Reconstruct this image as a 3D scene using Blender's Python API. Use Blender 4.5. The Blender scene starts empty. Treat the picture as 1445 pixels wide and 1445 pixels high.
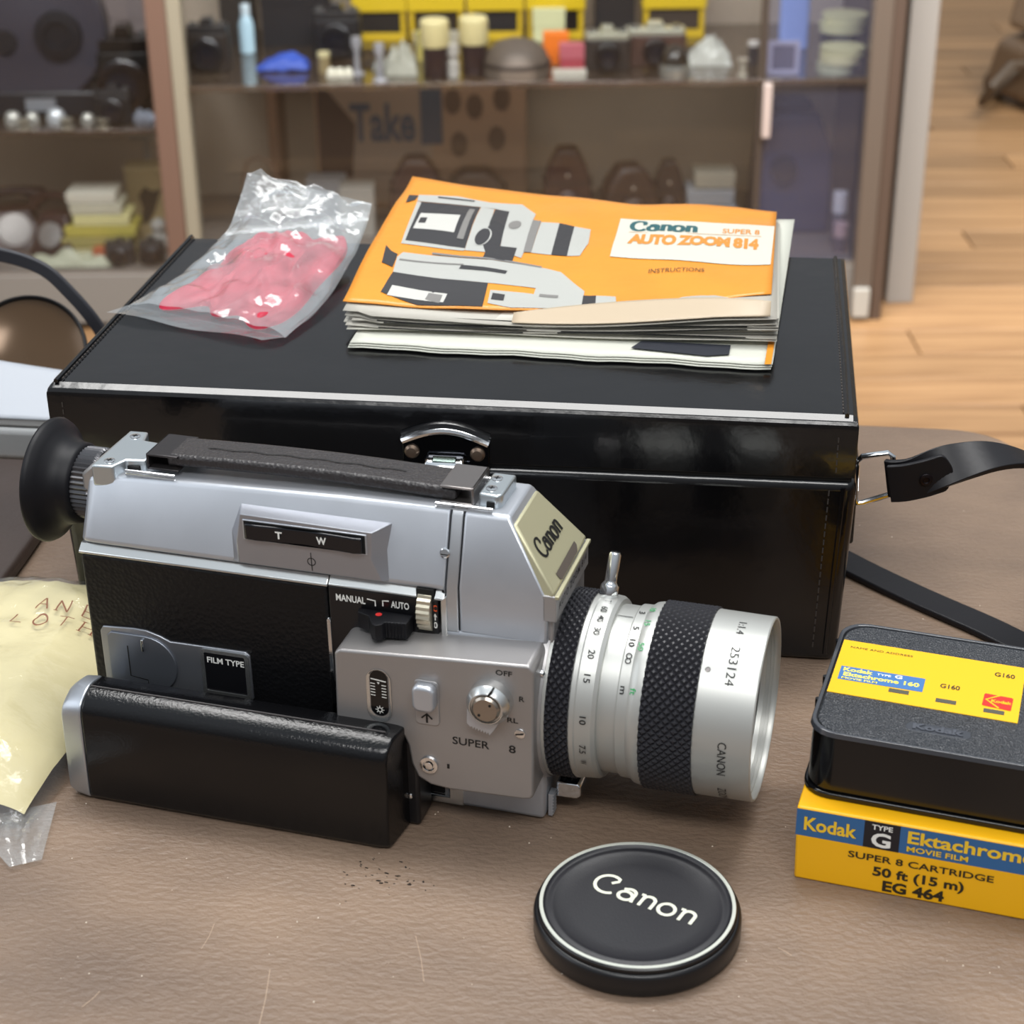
import bpy, bmesh, math, random
from mathutils import Vector, Matrix, noise
random.seed(7)
MM = 0.001
def psin(x): return max(0.0, math.sin(x))
SC = bpy.context.scene
COL = SC.collection

# ------------------------------------------------------------------ camera
CAM_POS = Vector((264.1, -603.4, 364.4))
YAW, PIT, ROLL = -0.1411, 0.46611, -0.01193
FPX = 2548.0
fw = Vector((math.sin(YAW)*math.cos(PIT), math.cos(YAW)*math.cos(PIT), -math.sin(PIT)))
rt = fw.cross(Vector((0, 0, 1))).normalized()
up = rt.cross(fw)
r2 = rt*math.cos(ROLL) + up*math.sin(ROLL)
u2 = up*math.cos(ROLL) - rt*math.sin(ROLL)
cd = bpy.data.cameras.new('camera')
cam = bpy.data.objects.new('camera', cd)
COL.objects.link(cam)
M = Matrix((r2, u2, -fw)).transposed().to_4x4()
M.translation = CAM_POS*MM
cam.matrix_world = M
cd.sensor_width = 36.0
cd.lens = 36.0*FPX/1445.0
cd.clip_start = 0.05
cd.clip_end = 60
cd.dof.use_dof = True
cd.dof.focus_distance = 0.64
cd.dof.aperture_fstop = 19.0
SC.camera = cam

# ------------------------------------------------------------------ world, lamps, exposure
w = bpy.data.worlds.new('world'); SC.world = w; w.use_nodes = True
nt = w.node_tree
bg = nt.nodes['Background']
tc = nt.nodes.new('ShaderNodeTexCoord'); sep = nt.nodes.new('ShaderNodeSeparateXYZ')
rmp = nt.nodes.new('ShaderNodeValToRGB')
mr = nt.nodes.new('ShaderNodeMapRange'); mr.inputs[1].default_value = -1; mr.inputs[2].default_value = 1
nt.links.new(tc.outputs['Generated'], sep.inputs[0]); nt.links.new(sep.outputs[2], mr.inputs[0])
nt.links.new(mr.outputs[0], rmp.inputs[0]); nt.links.new(rmp.outputs[0], bg.inputs[0])
rmp.color_ramp.elements[0].position = 0.40; rmp.color_ramp.elements[0].color = (0.16, 0.13, 0.11, 1)
rmp.color_ramp.elements[1].position = 0.95; rmp.color_ramp.elements[1].color = (0.84, 0.92, 1.0, 1)
e = rmp.color_ramp.elements.new(0.56); e.color = (0.30, 0.30, 0.31, 1)
bg.inputs[1].default_value = 0.75

def area(name, loc, rot, sx, sy, power, col=(1, 1, 1)):
    l = bpy.data.lights.new(name, 'AREA'); l.shape = 'RECTANGLE'; l.size = sx; l.size_y = sy
    l.energy = power; l.color = col
    o = bpy.data.objects.new(name, l); COL.objects.link(o)
    o.location = loc; o.rotation_euler = [math.radians(a) for a in rot]
    return o
area('ceiling_or_fill_panel', (0.1, 0.42, 1.7), (-12, 0, 3), 1.5, 0.42, 29, (1, 0.985, 0.96))
area('ceiling_or_fill_panel', (0.2, 0.05, 1.75), (0, 0, 3), 1.5, 0.12, 5, (1, 0.985, 0.96))
area('ceiling_or_fill_panel', (0.5, -1.3, 1.75), (32, 0, -8), 1.6, 0.4, 24, (1, 0.985, 0.96))
area('ceiling_or_fill_panel', (0.0, 1.25, 0.95), (72, 0, 8), 2.4, 0.4, 78, (1, 0.97, 0.93))  # added fill lamp below ceiling height, aimed at the dark cabinet interior
area('ceiling_or_fill_panel', (1.7, 2.3, 1.9), (38, 0, -8), 1.6, 0.8, 75, (1, 0.97, 0.93))  # added unseen lamp that brightens the floor behind the table
area('side_fill_light', (-2.3, -0.7, 1.2), (0, -68, 0), 1.6, 1.6, 16, (0.88, 0.94, 1.0))  # added cool side light; no window is built here

SC.view_settings.view_transform = 'Standard'
SC.view_settings.look = 'None'
SC.view_settings.exposure = 0.0
SC.view_settings.gamma = 1.0
SC.view_settings.use_curve_mapping = False

def lerp(a, b, k): return a+(b-a)*k
# ------------------------------------------------------------------ materials
def lin(h):
    h = h.lstrip('#'); c = [int(h[i:i+2], 16)/255 for i in (0, 2, 4)]
    return tuple((x/12.92 if x <= 0.04045 else ((x+0.055)/1.055)**2.4) for x in c) + (1,)
MATS = {}
def mat(name, col, rough=0.5, metal=0.0, bump=0.0, bscale=200.0, kind='noise', var=0.0, vscale=20.0,
        spec=0.5, coat=0.0, dist=0.0003, col2=None, stretch=None, aniso=0.0):
    if name in MATS: return MATS[name]
    m = bpy.data.materials.new(name); m.use_nodes = True
    n = m.node_tree.nodes; L = m.node_tree.links; b = n['Principled BSDF']
    c = lin(col)
    b.inputs['Base Color'].default_value = c
    b.inputs['Roughness'].default_value = rough
    b.inputs['Metallic'].default_value = metal
    b.inputs['Specular IOR Level'].default_value = spec
    b.inputs['Coat Weight'].default_value = coat
    tcn = n.new('ShaderNodeTexCoord'); src = tcn.outputs['Object']
    if stretch:
        mp = n.new('ShaderNodeMapping'); mp.inputs['Scale'].default_value = stretch
        L.new(src, mp.inputs[0]); src = mp.outputs[0]
    if var or col2:
        no = n.new('ShaderNodeTexNoise'); no.inputs['Scale'].default_value = vscale; no.inputs['Detail'].default_value = 6
        L.new(src, no.inputs['Vector'])
        rp = n.new('ShaderNodeValToRGB')
        rp.color_ramp.elements[0].position = 0.35; rp.color_ramp.elements[1].position = 0.68
        c2 = lin(col2) if col2 else tuple(min(1, x*(1+var)) for x in c[:3]) + (1,)
        c1 = c if col2 else tuple(x*(1-var) for x in c[:3]) + (1,)
        rp.color_ramp.elements[0].color = c1; rp.color_ramp.elements[1].color = c2
        L.new(no.outputs[0], rp.inputs[0]); L.new(rp.outputs[0], b.inputs['Base Color'])
    if bump:
        if kind == 'voronoi':
            t = n.new('ShaderNodeTexVoronoi'); t.inputs['Scale'].default_value = bscale; o = t.outputs['Distance']
        else:
            t = n.new('ShaderNodeTexNoise'); t.inputs['Scale'].default_value = bscale; t.inputs['Detail'].default_value = 4; o = t.outputs[0]
        L.new(src, t.inputs['Vector'])
        bp = n.new('ShaderNodeBump'); bp.inputs['Strength'].default_value = bump; bp.inputs['Distance'].default_value = dist
        L.new(o, bp.inputs['Height']); L.new(bp.outputs[0], b.inputs['Normal'])
    MATS[name] = m
    return m
def film(name, tint, op, rough=0.12, tcol=(0.95, 0.97, 0.98, 1), bump=0.0):
    # thin clear plastic or glass: partly transparent, partly glossy white
    if name in MATS: return MATS[name]
    m = bpy.data.materials.new(name); m.use_nodes = True
    n = m.node_tree.nodes; L = m.node_tree.links; b = n['Principled BSDF']; out = n['Material Output']
    b.inputs['Base Color'].default_value = lin(tint); b.inputs['Roughness'].default_value = rough
    b.inputs['Specular IOR Level'].default_value = 1.0
    tr = n.new('ShaderNodeBsdfTransparent'); tr.inputs[0].default_value = tcol
    gl = n.new('ShaderNodeBsdfGlossy'); gl.inputs['Roughness'].default_value = rough
    lw = n.new('ShaderNodeLayerWeight'); lw.inputs['Blend'].default_value = 0.5
    pw = n.new('ShaderNodeMath'); pw.operation = 'POWER'; pw.inputs[1].default_value = 4.0
    L.new(lw.outputs['Facing'], pw.inputs[0])
    fr = n.new('ShaderNodeMath'); fr.operation = 'MULTIPLY_ADD'; fr.inputs[1].default_value = 0.7; fr.inputs[2].default_value = 0.05
    L.new(pw.outputs[0], fr.inputs[0])
    mx = n.new('ShaderNodeMixShader'); mx.inputs[0].default_value = op
    m2 = n.new('ShaderNodeMixShader')
    L.new(tr.outputs[0], mx.inputs[1]); L.new(b.outputs[0], mx.inputs[2])
    L.new(fr.outputs[0], m2.inputs[0]); L.new(mx.outputs[0], m2.inputs[1]); L.new(gl.outputs[0], m2.inputs[2])
    L.new(m2.outputs[0], out.inputs[0])
    if bump:
        tcn = n.new('ShaderNodeTexCoord'); t = n.new('ShaderNodeTexNoise'); t.inputs['Scale'].default_value = 90
        t.inputs['Detail'].default_value = 5
        L.new(tcn.outputs['Object'], t.inputs['Vector'])
        bp = n.new('ShaderNodeBump'); bp.inputs['Strength'].default_value = bump; bp.inputs['Distance'].default_value = 0.002
        L.new(t.outputs[0], bp.inputs['Height'])
        for s in (b, gl, lw): L.new(bp.outputs[0], s.inputs['Normal'])
    MATS[name] = m
    return m

SILVER = mat('satin_silver', '#bfc3ca', 0.36, 0.68, 0.05, 2500, var=0.03, vscale=60)
SILVER2 = mat('satin_silver_box', '#a9a7a7', 0.38, 0.65, 0.08, 2500)
LENS_S = mat('lens_silver', '#bcbdb9', 0.4, 0.6)
BRIGHT = mat('bright_aluminium', '#dcdedd', 0.25, 0.95)
CHROME = mat('chrome', '#e6e8ea', 0.09, 1.0)
STEEL = mat('brushed_steel', '#8d8886', 0.3, 0.9, 0.1, 600, stretch=(1, 12, 1))
CREAM_M = mat('champagne_metal', '#b9b596', 0.4, 0.45)
BLK = mat('black_plastic', '#101013', 0.3)
BLK_M = mat('black_matte', '#0a0a0c', 0.55)
HOLE = mat('deep_black', '#030303', 0.8)
RUBBER = mat('black_rubber', '#0c0c11', 0.5, spec=0.28)
KNURL = mat('knurled_rubber', '#26262b', 0.45)
LEATHER = mat('camera_leatherette', '#0c0c0e', 0.4, 0, 0.5, 700, 'voronoi', dist=0.0003, spec=.32)
GRIPL = mat('grip_leatherette', '#0a0a0c', 0.14, 0, 0.34, 1100, 'noise', dist=0.0003, spec=.42)
STRAPL = mat('strap_leather', '#2b2829', 0.42, 0, 0.6, 900, 'voronoi', dist=0.0004)
CASEL = mat('case_leather', '#09090b', 0.17, 0, 0.3, 60, 'noise', dist=0.0012, var=0.3, vscale=30, spec=0.5, coat=0.12)
THREAD = mat('stitch_thread', '#39332f', 0.7)
INKB = mat('ink_black', '#101010', 0.5)
INKW = mat('ink_white', '#e9e9e4', 0.5)
INKR = mat('ink_red', '#cf2f2d', 0.5)
INKO = mat('ink_orange', '#e4582a', 0.5)
INKG = mat('ink_green', '#2f9457', 0.5)
YEL = mat('film_yellow', '#f3b40f', 0.42)
YEL2 = mat('label_yellow', '#e8b30e', 0.4)
BLUE = mat('film_blue', '#2f6295', 0.42)
NAVY = mat('film_navy', '#14151d', 0.42)
DARKINK = mat('film_ink', '#2c2516', 0.5)

# ------------------------------------------------------------------ mesh builder (all in millimetres)
class MB:
    def __init__(s): s.v = []; s.f = []
    def add(s, vs, fs):
        k = len(s.v); s.v += [tuple(p) for p in vs]; s.f += [tuple(i+k for i in f) for f in fs]; return s
    def box(s, x0, x1, y0, y1, z0, z1):
        v = [(x, y, z) for x in (x0, x1) for y in (y0, y1) for z in (z0, z1)]
        return s.add(v, [(0, 1, 3, 2), (4, 6, 7, 5), (0, 4, 5, 1), (2, 3, 7, 6), (0, 2, 6, 4), (1, 5, 7, 3)])
    def hexa(s, b, t):
        return s.add(list(b)+list(t), [(3, 2, 1, 0), (4, 5, 6, 7), (0, 1, 5, 4), (1, 2, 6, 5), (2, 3, 7, 6), (3, 0, 4, 7)])
    def prism(s, poly, a, b, axis='y'):
        n = len(poly)
        f = {'y': lambda p, t: (p[0], t, p[1]), 'x': lambda p, t: (t, p[0], p[1]), 'z': lambda p, t: (p[0], p[1], t)}[axis]
        vs = [f(p, a) for p in poly]+[f(p, b) for p in poly]
        fs = [tuple(range(n-1, -1, -1)), tuple(range(n, 2*n))]
        fs += [(i, (i+1) % n, n+(i+1) % n, n+i) for i in range(n)]
        return s.add(vs, fs)
    def lathe(s, prof, c=(0, 0, 0), ax=(0, 0, 1), n=48, cap=True):
        ax = Vector(ax).normalized(); t = Vector((0, 0, 1)) if abs(ax.z) < .9 else Vector((1, 0, 0))
        a = ax.cross(t).normalized(); b = ax.cross(a); c = Vector(c); vs = []; fs = []
        for (h, r) in prof:
            for i in range(n):
                th = 2*math.pi*i/n
                vs.append(c+ax*h+a*(r*math.cos(th))+b*(r*math.sin(th)))
        for j in range(len(prof)-1):
            for i in range(n):
                fs.append((j*n+i, j*n+(i+1) % n, (j+1)*n+(i+1) % n, (j+1)*n+i))
        if cap:
            fs.append(tuple(range(n-1, -1, -1))); fs.append(tuple(range((len(prof)-1)*n, len(prof)*n)))
        return s.add(vs, fs)
    def cyl(s, c, ax, r, h, n=32):
        return s.lathe([(0, r), (h, r)], c, ax, n)
    def tube(s, pts, r, n=8, closed=False, flat=None):
        pts = [Vector(p) for p in pts]; m = len(pts); vs = []; fs = []
        prev = None
        for i, p in enumerate(pts):
            q = pts[(i+1) % m] if (closed or i < m-1) else p
            o = pts[i-1] if (closed or i > 0) else p
            d = (q-o).normalized()
            ref = prev if prev is not None else (Vector((0, 0, 1)) if abs(d.z) < .9 else Vector((1, 0, 0)))
            a = (ref-d*ref.dot(d)).normalized(); prev = a; b = d.cross(a)
            rr = r[i] if isinstance(r, (list, tuple)) else r
            for k in range(n):
                th = 2*math.pi*k/n
                vs.append(p+a*(rr*math.cos(th))+b*(rr*math.sin(th)))
        for i in range(m if closed else m-1):
            j = (i+1) % m
            for k in range(n): fs.append((i*n+k, i*n+(k+1) % n, j*n+(k+1) % n, j*n+k))
        if not closed: fs.append(tuple(range(n-1, -1, -1))); fs.append(tuple(range((m-1)*n, m*n)))
        return s.add(vs, fs)
    def band(s, pts, side, wd, th):
        # flat strap following pts; side = unit vector(s) across
        m = len(pts); vs = []; fs = []
        for i, p in enumerate(pts):
            p = Vector(p); sd = Vector(side[i] if isinstance(side, list) else side).normalized()
            d = (Vector(pts[min(i+1, m-1)])-Vector(pts[max(i-1, 0)])).normalized()
            nn = sd.cross(d).normalized(); ww = wd[i] if isinstance(wd, (list, tuple)) else wd
            for a, b in ((-1, -1), (1, -1), (1, 1), (-1, 1)): vs.append(p+sd*(a*ww/2)+nn*(b*th/2))
        for i in range(m-1):
            for k in range(4): fs.append((i*4+k, i*4+(k+1) % 4, i*4+4+(k+1) % 4, i*4+4+k))
        fs.append((3, 2, 1, 0)); fs.append(tuple((m-1)*4+k for k in range(4)))
        return s.add(vs, fs)
    def grid(s, fn, nu, nv, thick=None):
        vs = [fn(i/nu, j/nv) for j in range(nv+1) for i in range(nu+1)]
        fs = [(j*(nu+1)+i, j*(nu+1)+i+1, (j+1)*(nu+1)+i+1, (j+1)*(nu+1)+i) for j in range(nv) for i in range(nu)]
        return s.add(vs, fs)
    def obj(s, name, m, parent=None, bevel=0, seg=2, smooth=True, ang=35, solid=0, label=None, kind=None, subsurf=0, off=-1):
        me = bpy.data.meshes.new(name)
        me.from_pydata([(x*MM, y*MM, z*MM) for x, y, z in s.v], [], s.f)
        me.materials.append(m)
        if smooth:
            me.shade_smooth()
            me.set_sharp_from_angle(angle=math.radians(ang))
        me.update()
        o = bpy.data.objects.new(name, me); COL.objects.link(o)
        if parent: o.parent = parent
        if solid:
            md = o.modifiers.new('solid', 'SOLIDIFY'); md.thickness = solid*MM; md.offset = off
        if bevel:
            md = o.modifiers.new('bevel', 'BEVEL'); md.width = bevel*MM; md.segments = seg
            md.limit_method = 'ANGLE'; md.angle_limit = math.radians(28); md.harden_normals = False
        if subsurf:
            md = o.modifiers.new('sub', 'SUBSURF'); md.levels = subsurf; md.render_levels = subsurf
        if label: o['label'] = label
        if kind: o['kind'] = kind
        return o
def thing(name, label, cat, loc=(0, 0, 0), rz=0.0, group=None):
    o = bpy.data.objects.new(name, None); COL.objects.link(o); o.empty_display_size = 0.01
    o.location = [c*MM for c in loc]; o.rotation_euler = (0, 0, rz)
    o['label'] = label; o['category'] = cat
    if group: o['group'] = group
    return o
def tag(o, label, cat, group=None, loc=None, rz=None):
    o['label'] = label; o['category'] = cat
    if group: o['group'] = group
    if loc: o.location = [c*MM for c in loc]
    if rz is not None: o.rotation_euler = (0, 0, rz)
    return o
def struct(o): o['kind'] = 'structure'; return o
def dup(root, label, loc, rz=None, group=None):
    r = root.copy(); COL.objects.link(r); r.location = [c*MM for c in loc]
    if rz is not None: r.rotation_euler = (0, 0, rz)
    r['label'] = label
    if group: r['group'] = group
    for ch in list(root.children):
        c = ch.copy(); COL.objects.link(c); c.parent = r
        for g in list(ch.children):
            d = g.copy(); COL.objects.link(d); d.parent = c
    return r

# ------------------------------------------------------------------ lettering
_tc = {}
def text2d(s, bold=0.0, spacing=1.0):
    k = (s, bold, spacing)
    if k in _tc: return _tc[k]
    cu = bpy.data.curves.new('t', 'FONT'); cu.body = s; cu.size = 1.0; cu.offset = bold; cu.resolution_u = 3
    cu.space_character = spacing
    ob = bpy.data.objects.new('t', cu); COL.objects.link(ob)
    bpy.context.view_layer.update()
    me = bpy.data.meshes.new_from_object(ob.evaluated_get(bpy.context.evaluated_depsgraph_get()))
    v = [(p.co.x, p.co.y) for p in me.vertices]; f = [tuple(p.vertices) for p in me.polygons]
    bpy.data.objects.remove(ob); bpy.data.curves.remove(cu); bpy.data.meshes.remove(me)
    if v:
        x0 = min(p[0] for p in v); x1 = max(p[0] for p in v); y1 = max(p[1] for p in v); y0 = min(p[1] for p in v)
    else: x0 = x1 = y0 = y1 = 0
    _tc[k] = (v, f, x0, x1, y0, y1)
    return _tc[k]
CAPH = 0.729   # cap height of the built-in face
def text_to(mb, s, fn, wd, ht, x0=0.0, y0=0.0, bold=0.0, spacing=1.0, shear=0.0):
    """lay text s into the box (x0,y0)-(x0+wd, y0+ht) of a 2d plane; fn maps 2d to 3d"""
    v, f, a, b, lo, hi = text2d(s, bold, spacing)
    k = wd/max(b-a, 1e-6); q = ht/CAPH
    vs = [fn(x0+(x-a)*k+shear*y*q, y0+y*q) for x, y in v]
    mb.add(vs, f)
def plane_fn(o, ux, uy, n=None, lift=0.06):
    o = Vector(o); ux = Vector(ux).normalized(); uy = Vector(uy).normalized()
    nn = ux.cross(uy).normalized()
    return lambda x, y: o+ux*x+uy*y+nn*lift
def stroke(mb, fn, pts, wd, closed=False):
    m = len(pts); vs = []
    for i, p in enumerate(pts):
        a = pts[i-1] if (i > 0 or closed) else p; b = pts[(i+1) % m] if (i < m-1 or closed) else p
        dx, dy = b[0]-a[0], b[1]-a[1]; l = math.hypot(dx, dy) or 1
        ww = wd(i/(m-1), dx/l, dy/l) if callable(wd) else wd
        nx, ny = -dy/l*ww/2, dx/l*ww/2
        vs.append(fn(p[0]+nx, p[1]+ny)); vs.append(fn(p[0]-nx, p[1]-ny))
    fs = [(2*i, 2*i+1, 2*((i+1) % m)+1, 2*((i+1) % m)) for i in range(m if closed else m-1)]
    mb.add(vs, fs)
def arc(cx, cy, rx, ry, a0, a1, n=20):
    return [(cx+rx*math.cos(math.radians(a0+(a1-a0)*i/n)), cy+ry*math.sin(math.radians(a0+(a1-a0)*i/n))) for i in range(n+1)]
def canon_word(mb, fn0, sx, sy, w=0.09, contrast=1.0, nrm=(0, 0, 1)):
    """hand-drawn five letter word with a hooked C; contrast thins horizontal strokes"""
    def W(t, dx, dy): return (w*(abs(dy)**1.2*contrast+ (1 if contrast == 1.0 else 0.55)*(1-abs(dy)**1.2)))*1.0
    cnt = [0]
    def stroke(mb, g_, pts, wd):
        cnt[0] += 1; globals()['stroke'](mb, g_, pts, wd)
    g = lambda x, y: fn0(x*sx, y*sy)+Vector(nrm)*(cnt[0]*.012)
    x = 0.0
    stroke(mb, g, arc(.52, .5, .52, .5, -48, -300, 30)+[(.80, .80), (.60, .60)] if contrast == 1 else arc(.52, .5, .52, .5, -42, -305, 30)+[(.86, .72), (.72, .66)], W)
    x = 1.12
    stroke(mb, g, arc(x+.28, .24, .28, .23, 0, 360, 24), W)
    stroke(mb, g, [(x+.06, .55)]+arc(x+.36, .45, .24, .2, 120, 0, 8)+[(x+.6, .2), (x+.64, .0)], W)
    x += .86
    for k in range(2):
        stroke(mb, g, [(x-.06, .6), (x+.06, .62), (x+.1, .5), (x+.1, 0)], W)
        stroke(mb, g, [(x+.1, .4)]+arc(x+.34, .42, .24, .21, 150, 0, 10)+[(x+.58, 0)], W)
        if contrast != 1:
            for q in (x+.1, x+.58): stroke(mb, g, [(q-.14, .025), (q+.14, .025)], 0.05)
        x += .82
        if k == 0:
            stroke(mb, g, arc(x+.32, .31, .32, .31, 0, 360, 26), W)
            x += .86
def extrude_flat(o, t): 
    md = o.modifiers.new('solid', 'SOLIDIFY'); md.thickness = t*MM; md.offset = 1; return o
def rrect(x0, x1, z0, z1, r, n=5):
    out = []
    for cx, cz, a in ((x1-r, z1-r, 0), (x0+r, z1-r, 90), (x0+r, z0+r, 180), (x1-r, z0+r, 270)):
        out += [(cx+r*math.cos(math.radians(a+90*i/n)), cz+r*math.sin(math.radians(a+90*i/n))) for i in range(n+1)]
    return out
# ================================================================== THE TABLE
TABLEM = mat('table_leatherette', '#6a594c', 0.42, 0, 0.7, 300, 'noise', dist=0.001, col2='#86715f', vscale=9, stretch=(1, 1.7, 1), spec=0.4)
t = thing('table', 'brown leatherette covered table under the cine camera and black case', 'table', (0, 0, 0))
yaw_t = 0.0
mb = MB(); mb.prism(rrect(-900, 397, -520, 230, 34, 8), -28, 0, 'z')
mb.obj('tabletop', TABLEM, t, bevel=3, seg=3)
for lx, ly in ((-860, -480), (350, -480), (-860, 185), (350, 185)):
    MB().box(lx-22, lx+22, ly-22, ly+22, -750, -28).obj('leg', mat('leg_metal', '#2a2829', 0.5, 0.6), t, bevel=2)

rd = random.Random(5)
SCR = mat('scratch_pale', '#a8937f', .5)
for a, b, wd in (((131.5, -196.4), (134.6, -222.0), .22), ((172.0, -176), (178.2, -196), .18), ((84.0, -212.0), (81.0, -219.0), .25), ((109, -178), (108.4, -190), .2), ((282, -168), (286, -171), .3)):
    m_ = MB(); stroke(m_, lambda x, y: Vector((x, y, .06)), [a, ((a[0]+b[0])/2+.4, (a[1]+b[1])/2), b], wd); m_.obj('scratch', SCR, t, smooth=False)
m_ = MB()
for k in range(46):
    x = 156+rd.gauss(0, 7); y = -150+rd.gauss(0, 4); r = rd.uniform(.12, .45); a = rd.uniform(0, 3.1)
    m_.hexa([(x-r*2*math.cos(a), y-r*math.sin(a), 0), (x+r, y-r*.5, 0), (x+r*2*math.cos(a), y+r*math.sin(a), 0), (x-r, y+r*.5, 0)], [(x-r*1.5*math.cos(a), y-r*.6*math.sin(a), r), (x+r*.5, y-r*.3, r), (x+r*1.5*math.cos(a), y+r*.6*math.sin(a), r), (x-r*.5, y+r*.3, r)])
m_.obj('dark_crumbs', mat('crumb_dark', '#1f1914', .7), t, kind='stuff')
m_ = MB()
for k in range(260):
    x = rd.uniform(-20, 380); y = rd.uniform(-230, 180); r = rd.uniform(.08, .26)
    m_.hexa([(x-r, y-r, 0), (x+r, y-r, 0), (x+r, y+r, 0), (x-r, y+r, 0)], [(x-r*.5, y-r*.5, r), (x+r*.5, y-r*.5, r), (x+r*.5, y+r*.5, r), (x-r*.5, y+r*.5, r)])
m_.obj('dust_specks', mat('dust_pale', '#d8cdbd', .6), t, kind='stuff')

# ================================================================== THE CINE CAMERA  (local x forward, y away, z up)
PSI = math.radians(-8.6)
t = thing('cine_camera', 'silver and black super 8 cine camera resting on its folded grip', 'camera', (204.7, -113.7, 0.0), PSI)
# body
b = MB().prism([(-161, 2), (-2, 2), (-1, 40), (-1, 68), (-161, 78)], 2, 40, 'y').obj('body', SILVER2, t, bevel=2)
fb = MB().prism([(-34.8, 0.6), (-0.5, 0.6), (0, 14), (0, 71), (-34.8, 69)], 0.2, 42, 'y').obj('front_block', SILVER, t, bevel=1.6, seg=3)
bp = MB().prism([(-58, 0.6), (-28.6, 0.6), (-28.6, 11), (-34, 11), (-34, 3.6), (-58, 3.6)], 0.1, 3, 'y').obj('base_plate', BRIGHT, t, bevel=.5)
MB().box(-58, -36, 1.2, 2.4, 4.0, 11).obj('slot', HOLE, bp)
# film door with the leather cover
d = MB().box(-163, -73.6, -0.2, 6, 2, 79.4).obj('film_door', LEATHER, t, bevel=1.2, seg=3)
MB().prism([(-0.6, 79.4), (-0.6, 80.2), (1.8, 82.6), (5, 82.6), (5, 79.4)], -163.4, -73.4, 'x').obj('trim_strip', BRIGHT, d, bevel=.3)
cp = MB().box(-73.2, -35.6, -0.2, 4, 30, 79.8).obj('control_panel', BLK, t, bevel=.4)
MB().prism([(-0.6, 80.0), (-0.6, 80.6), (1.8, 83.0), (5, 83.0), (5, 80.0)], -73.0, -42.6, 'x').obj('trim_strip', BRIGHT, cp, bevel=.3)
tt = MB(); tt.prism([(-0.6, 80.0), (-0.6, 80.6), (1.8, 83.0), (5, 83.0), (5, 80.0)], -36.8, -33.4, 'x')
tt.prism([(-34.6, 67), (-34.6, 80), (-32.6, 82), (-32.6, 67)], -0.6, 4, 'y')
tt.obj('trim_strip', BRIGHT, cp, bevel=.3)
MB().prism([(-74.2, 31), (-72.6, 31), (-72.9, 67), (-73.6, 68), (-74.3, 67)], -0.7, 0.4, 'y').obj('hinge', CHROME, d, bevel=.2)
# door latch plate with swivelling disc and the film type window
lp = [(-158.8, 26), (-158.8, 50)]+[(-157.6, 52), (-146, 52.8), (-141, 52.6), (-136, 51.2), (-132.5, 49.6), (-104.6, 49.9), (-103, 48.6), (-103, 31.5), (-104.5, 30.2), (-131, 28.6), (-136, 26)]
mb = MB(); fnp = plane_fn((0, -0.2, 0), (1, 0, 0), (0, 0, 1), lift=0)
pl = MB().prism(lp, -0.9, 0.3, 'y').obj('latch_plate', mat('latch_silver', '#9a9da4', 0.34, 0.85), d, bevel=.35)
dm = MB().prism([(-156.2, 28), (-156.2, 49), (-154.5, 50.6), (-141.5, 50.6)]+arc(-141.5, 39.5, 11, 11, 88, -88, 18)+[(-141.5, 28)], -1.6, -0.6, 'y')
dm.obj('latch_disc', mat('disc_silver', '#868b94', 0.36, 0.85), d, bevel=.4)
mk = MB(); stroke(mk, plane_fn((0, -1.64, 0), (1, 0, 0), (0, 0, 1)), [(-148.5, 46), (-148.5, 34), (-142, 33.2), (-142, 31)], .45)
mk.obj('engraved_line', INKB, d, smooth=False)
MB().box(-142.8, -141.9, -2.6, -1.5, 45, 49.6).obj('index_pin', CHROME, d, bevel=.2)
wf = MB()
outer = rrect(-121.2, -103.4, 30.8, 49.2, 1.8, 4); inner = rrect(-119.9, -104.9, 32.8, 47.9, .6, 4)
n = len(outer); wf.add([(x, -1.5, z) for x, z in outer]+[(x, -1.5, z) for x, z in inner]+[(x, 0, z) for x, z in inner]+[(x, 0, z) for x, z in outer],
   [(i, (i+1) % n, n+(i+1) % n, n+i) for i in range(n)]+[(n+i, n+(i+1) % n, 2*n+(i+1) % n, 2*n+i) for i in range(n)]+[(i, 3*n+i, 3*n+(i+1) % n, (i+1) % n) for i in range(n)])
wf.obj('window_frame', BRIGHT, d)
MB().box(-120, -104.8, -1.15, -0.8, 32.8, 48).obj('film_window', BLK, d)
mk = MB(); text_to(mk, 'FILM TYPE', plane_fn((0, -1.2, 0), (1, 0, 0), (0, 0, 1)), 13.6, 2.3, -118.9, 44.0, .02)
mk.obj('lettering', INKW, d, smooth=False)

# rear upper housing (sloping sides)
prof = [(0.6, 83.2), (0.2, 84.6), (7.6, 107.0), (9.0, 108.6), (33, 108.6), (34.4, 107.0), (41.8, 84.6), (41.4, 83.2)]
mb = MB(); vs = []
for x, dz, ins in ((-162.2, -8, 2.0), (-161.2, -4.6, .4), (-158, -3.2, 0), (-70, -0.3, 0), (-33.2, 0, 0)):
    for (y, z) in prof:
        k = max(0.0, (z-84.6)/24.0)
        vs.append((x, y+(ins if y < 20 else -ins), z+dz*k))
n = len(prof); fs = [tuple(range(n)), tuple(range(4*n, 5*n))[::-1]]
for j in range(4): fs += [(j*n+i, j*n+(i+1) % n, (j+1)*n+(i+1) % n, (j+1)*n+i) for i in range(n)]
rh = mb.add(vs, fs).obj('upper_housing', SILVER, t, bevel=.8, seg=3, ang=25)
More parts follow.
